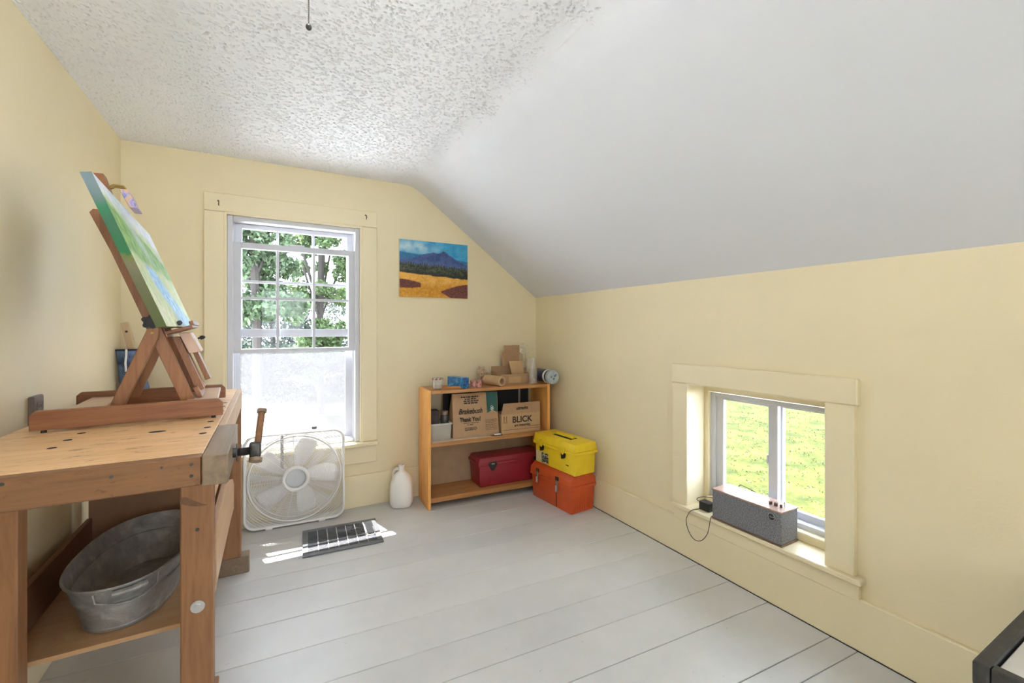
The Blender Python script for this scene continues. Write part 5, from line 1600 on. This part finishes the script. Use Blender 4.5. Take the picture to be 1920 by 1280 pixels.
BARK = plain('grey_bark', (0.028, 0.023, 0.020), 0.9, var=0.3)
LEAFM = {}
def leafm(name, c):
    m, nt, bb = _new(name)
    oi = nt.nodes.new('ShaderNodeNewGeometry')
    nt.links.new(_ramp(nt, oi.outputs['Random Per Island'], [(0.0, [k * 0.55 for k in c]), (0.6, c), (1.0, [min(1, k * 1.7) for k in c])]), bb.inputs['Base Color'])
    bb.inputs['Roughness'].default_value = 0.6
    tl = nt.nodes.new('ShaderNodeBsdfTranslucent'); tl.inputs['Color'].default_value = (*[min(1, k * 1.2) for k in c], 1)
    mx = nt.nodes.new('ShaderNodeMixShader'); mx.inputs[0].default_value = 0.35
    out = nt.nodes['Material Output']
    nt.links.new(bb.outputs[0], mx.inputs[1]); nt.links.new(tl.outputs[0], mx.inputs[2]); nt.links.new(mx.outputs[0], out.inputs['Surface'])
    return m
LG = [leafm('mid_green_leaf', (0.056, 0.090, 0.042)), leafm('dark_green_leaf', (0.022, 0.034, 0.024)), leafm('light_green_leaf', (0.062, 0.098, 0.034))]
def foliage(name, blobs, n, size, mat, parent, seed):
    rs = np.random.RandomState(seed)
    vol = np.array([bb[3] ** 2 for bb in blobs]); pr = vol / vol.sum()
    ch_ = rs.choice(len(blobs), n, p=pr)
    B = np.array(blobs)[ch_]
    d = rs.normal(size=(n, 3)); d /= np.linalg.norm(d, axis=1)[:, None]
    rad = B[:, 3] * (0.55 + 0.45 * rs.rand(n))
    c = B[:, :3] + d * rad[:, None] * np.array([1, 1, 0.85])
    a = rs.normal(size=(n, 3)); a /= np.linalg.norm(a, axis=1)[:, None]
    e = np.cross(a, rs.normal(size=(n, 3))); e /= np.linalg.norm(e, axis=1)[:, None]
    s = size * (0.6 + 0.8 * rs.rand(n))[:, None]
    v = np.stack([c - a * s, c + e * s * 0.45, c + a * s, c - e * s * 0.45], 1).reshape(-1, 3)
    f = np.arange(n * 4).reshape(-1, 4)
    me = bpy.data.meshes.new(name); me.from_pydata(v.tolist(), [], f.tolist()); me.materials.append(mat)
    o = bpy.data.objects.new(name, me); COL.objects.link(o)
    if parent is not None: o.parent = parent
    return o
def tree(label, x, y, h, r, mat, seed, n=12000, lift=0.3, size=0.12):
    t = thing('leafy_tree', label, 'tree', (x, y, GZ), 0, 'trees outside the back window')
    rr = random.Random(seed)
    b = MB(); b.tube([(0, 0, 0), (rr.uniform(-.1, .1), 0, h * 0.4), (rr.uniform(-.2, .2), 0.1, h * 0.8)], 0.16, 8)
    for k in range(5):
        a = rr.uniform(0, 6.28); z = h * rr.uniform(0.3, 0.6)
        b.tube([(0, 0, z), (r * 0.4 * math.cos(a), r * 0.4 * math.sin(a), z + h * 0.15), (r * 0.8 * math.cos(a), r * 0.8 * math.sin(a), z + h * 0.28)], 0.05, 6)
    b.build('trunk', BARK, t, smooth=True)
    blobs = []
    for k in range(44):
        z = h * (lift + (1 - lift) * rr.random())
        w = r * math.sqrt(max(0.1, 1 - ((z / h - 0.58) / 0.52) ** 2))
        a = rr.uniform(0, 6.28); q = w * math.sqrt(rr.random())
        blobs.append((q * math.cos(a), q * math.sin(a), z, r * rr.uniform(0.26, 0.46)))
    foliage('foliage', blobs, n, size, mat, t, seed)
    return t
tree('tall pale green tree seen through the left panes of the back window', -0.4, 19.0, 10.5, 1.5, LG[0], 101, lift=0.42)
tree('light green tree seen through the middle panes of the back window', 2.2, 23.0, 10.0, 1.35, LG[2], 102, lift=0.18)
tree('yellow green tree seen through the right panes of the back window', 4.9, 24.0, 10.5, 1.35, LG[2], 103, lift=0.50)
tree('dark blue green tree low behind the right panes of the back window', 6.2, 41.0, 7.2, 3.0, LG[1], 104, lift=0.02)
tree('dark green tree low behind the left panes of the back window', 0.2, 34.0, 6.6, 2.6, LG[1], 105, lift=0.02)
tree('broad mid green tree beyond the driveway, left of the window view', -5.5, 24.0, 9.5, 2.6, LG[0], 106)
tree('broad light green tree beyond the driveway, right of the window view', 9.6, 25.0, 9.0, 2.6, LG[2], 107)
hd_ = foliage('clipped_hedge', [(x, 28 + rnd.uniform(-.3, .3), GZ + q + rnd.uniform(-.25, .3), 0.8) for x in np.arange(-8, 16, 0.6) for q in (0.7, 1.8, 2.75)], 40000, 0.11, LG[1], None, 77)
tag(hd_, 'tall dark hedge along the far edge of the driveway below the trees', 'hedge')

# unseen overhang added outside to keep sun off the upper part of the window
structure(MB().box(XL - 0.3, XR + 0.5, YB + 0.16, YB + 0.56, 2.03, 2.16).build('sun_shade_overhang', CEIL))

# ================================================================== light
w = bpy.data.worlds.new('World'); SC.world = w; w.use_nodes = True
nt = w.node_tree; nt.nodes.clear()
out = nt.nodes.new('ShaderNodeOutputWorld'); bg = nt.nodes.new('ShaderNodeBackground')
tc = nt.nodes.new('ShaderNodeTexCoord'); sp_ = nt.nodes.new('ShaderNodeSeparateXYZ')
nt.links.new(tc.outputs['Generated'], sp_.inputs[0])
col = _ramp(nt, sp_.outputs['Z'], [(0.0, (0.82, 0.895, 1.0)), (0.25, (0.79, 0.88, 1.0)), (1.0, (0.72, 0.84, 1.0))])
nt.links.new(col, bg.inputs['Color'])
bg.inputs['Strength'].default_value = 5.0
nt.links.new(bg.outputs[0], out.inputs['Surface'])

sd = bpy.data.lights.new('sun', 'SUN'); sd.energy = 27.0; sd.angle = math.radians(0.6); sd.color = (1.0, 0.975, 0.94)
so = bpy.data.objects.new('sun', sd); COL.objects.link(so)
so.rotation_euler = Vector((0.27, -1.0, -1.82)).to_track_quat('-Z', 'Y').to_euler()
so.location = (0, 8, 12)
def portal(name, loc, rot, sx, sy):
    l = bpy.data.lights.new(name, 'AREA'); l.shape = 'RECTANGLE'; l.size = sx; l.size_y = sy
    l.cycles.is_portal = True
    o = bpy.data.objects.new(name, l); COL.objects.link(o); o.location = loc; o.rotation_euler = rot
portal('portal_back', ((WX0 + WX1) / 2, YB + 0.155, (WZ0 + WZ1) / 2), (math.radians(-90), 0, 0), WX1 - WX0, WZ1 - WZ0)
portal('portal_knee', (XR + 0.24, (KY0 + KY1) / 2, (KZ0 + KZ1) / 2), (0, math.radians(90), 0), KZ1 - KZ0, KY1 - KY0)
portal('portal_behind', (XR + 0.135, (RY0 + RY1) / 2, (RZ0 + RZ1) / 2), (0, math.radians(90), 0), RZ1 - RZ0, RY1 - RY0)
portal('portal_front', ((FX0 + FX1) / 2, YF - 0.155, (FZ0 + FZ1) / 2), (math.radians(90), 0, 0), FX1 - FX0, FZ1 - FZ0)
# ================================================================== camera
cd = bpy.data.cameras.new('camera'); cd.sensor_width = 36.0; cd.lens = 826.0 * 36 / 1920; cd.shift_y = -24.5 / 1920
cd.clip_start = 0.02; cd.clip_end = 300
co_ = bpy.data.objects.new('camera', cd); COL.objects.link(co_)
co_.location = (0, 0, 1.2); co_.rotation_euler = (math.radians(90), 0, -math.atan(456 / 826.0))
SC.camera = co_

SC.view_settings.view_transform = 'Standard'
SC.view_settings.look = 'None'
SC.view_settings.gamma = 1.0
SC.view_settings.use_curve_mapping = False
SC.view_settings.exposure = 1.42
SC.cycles.max_bounces = 14
SC.cycles.diffuse_bounces = 8
SC.cycles.transparent_max_bounces = 32
SC.cycles.use_denoising = True
SC.cycles.sample_clamp_indirect = 8.0
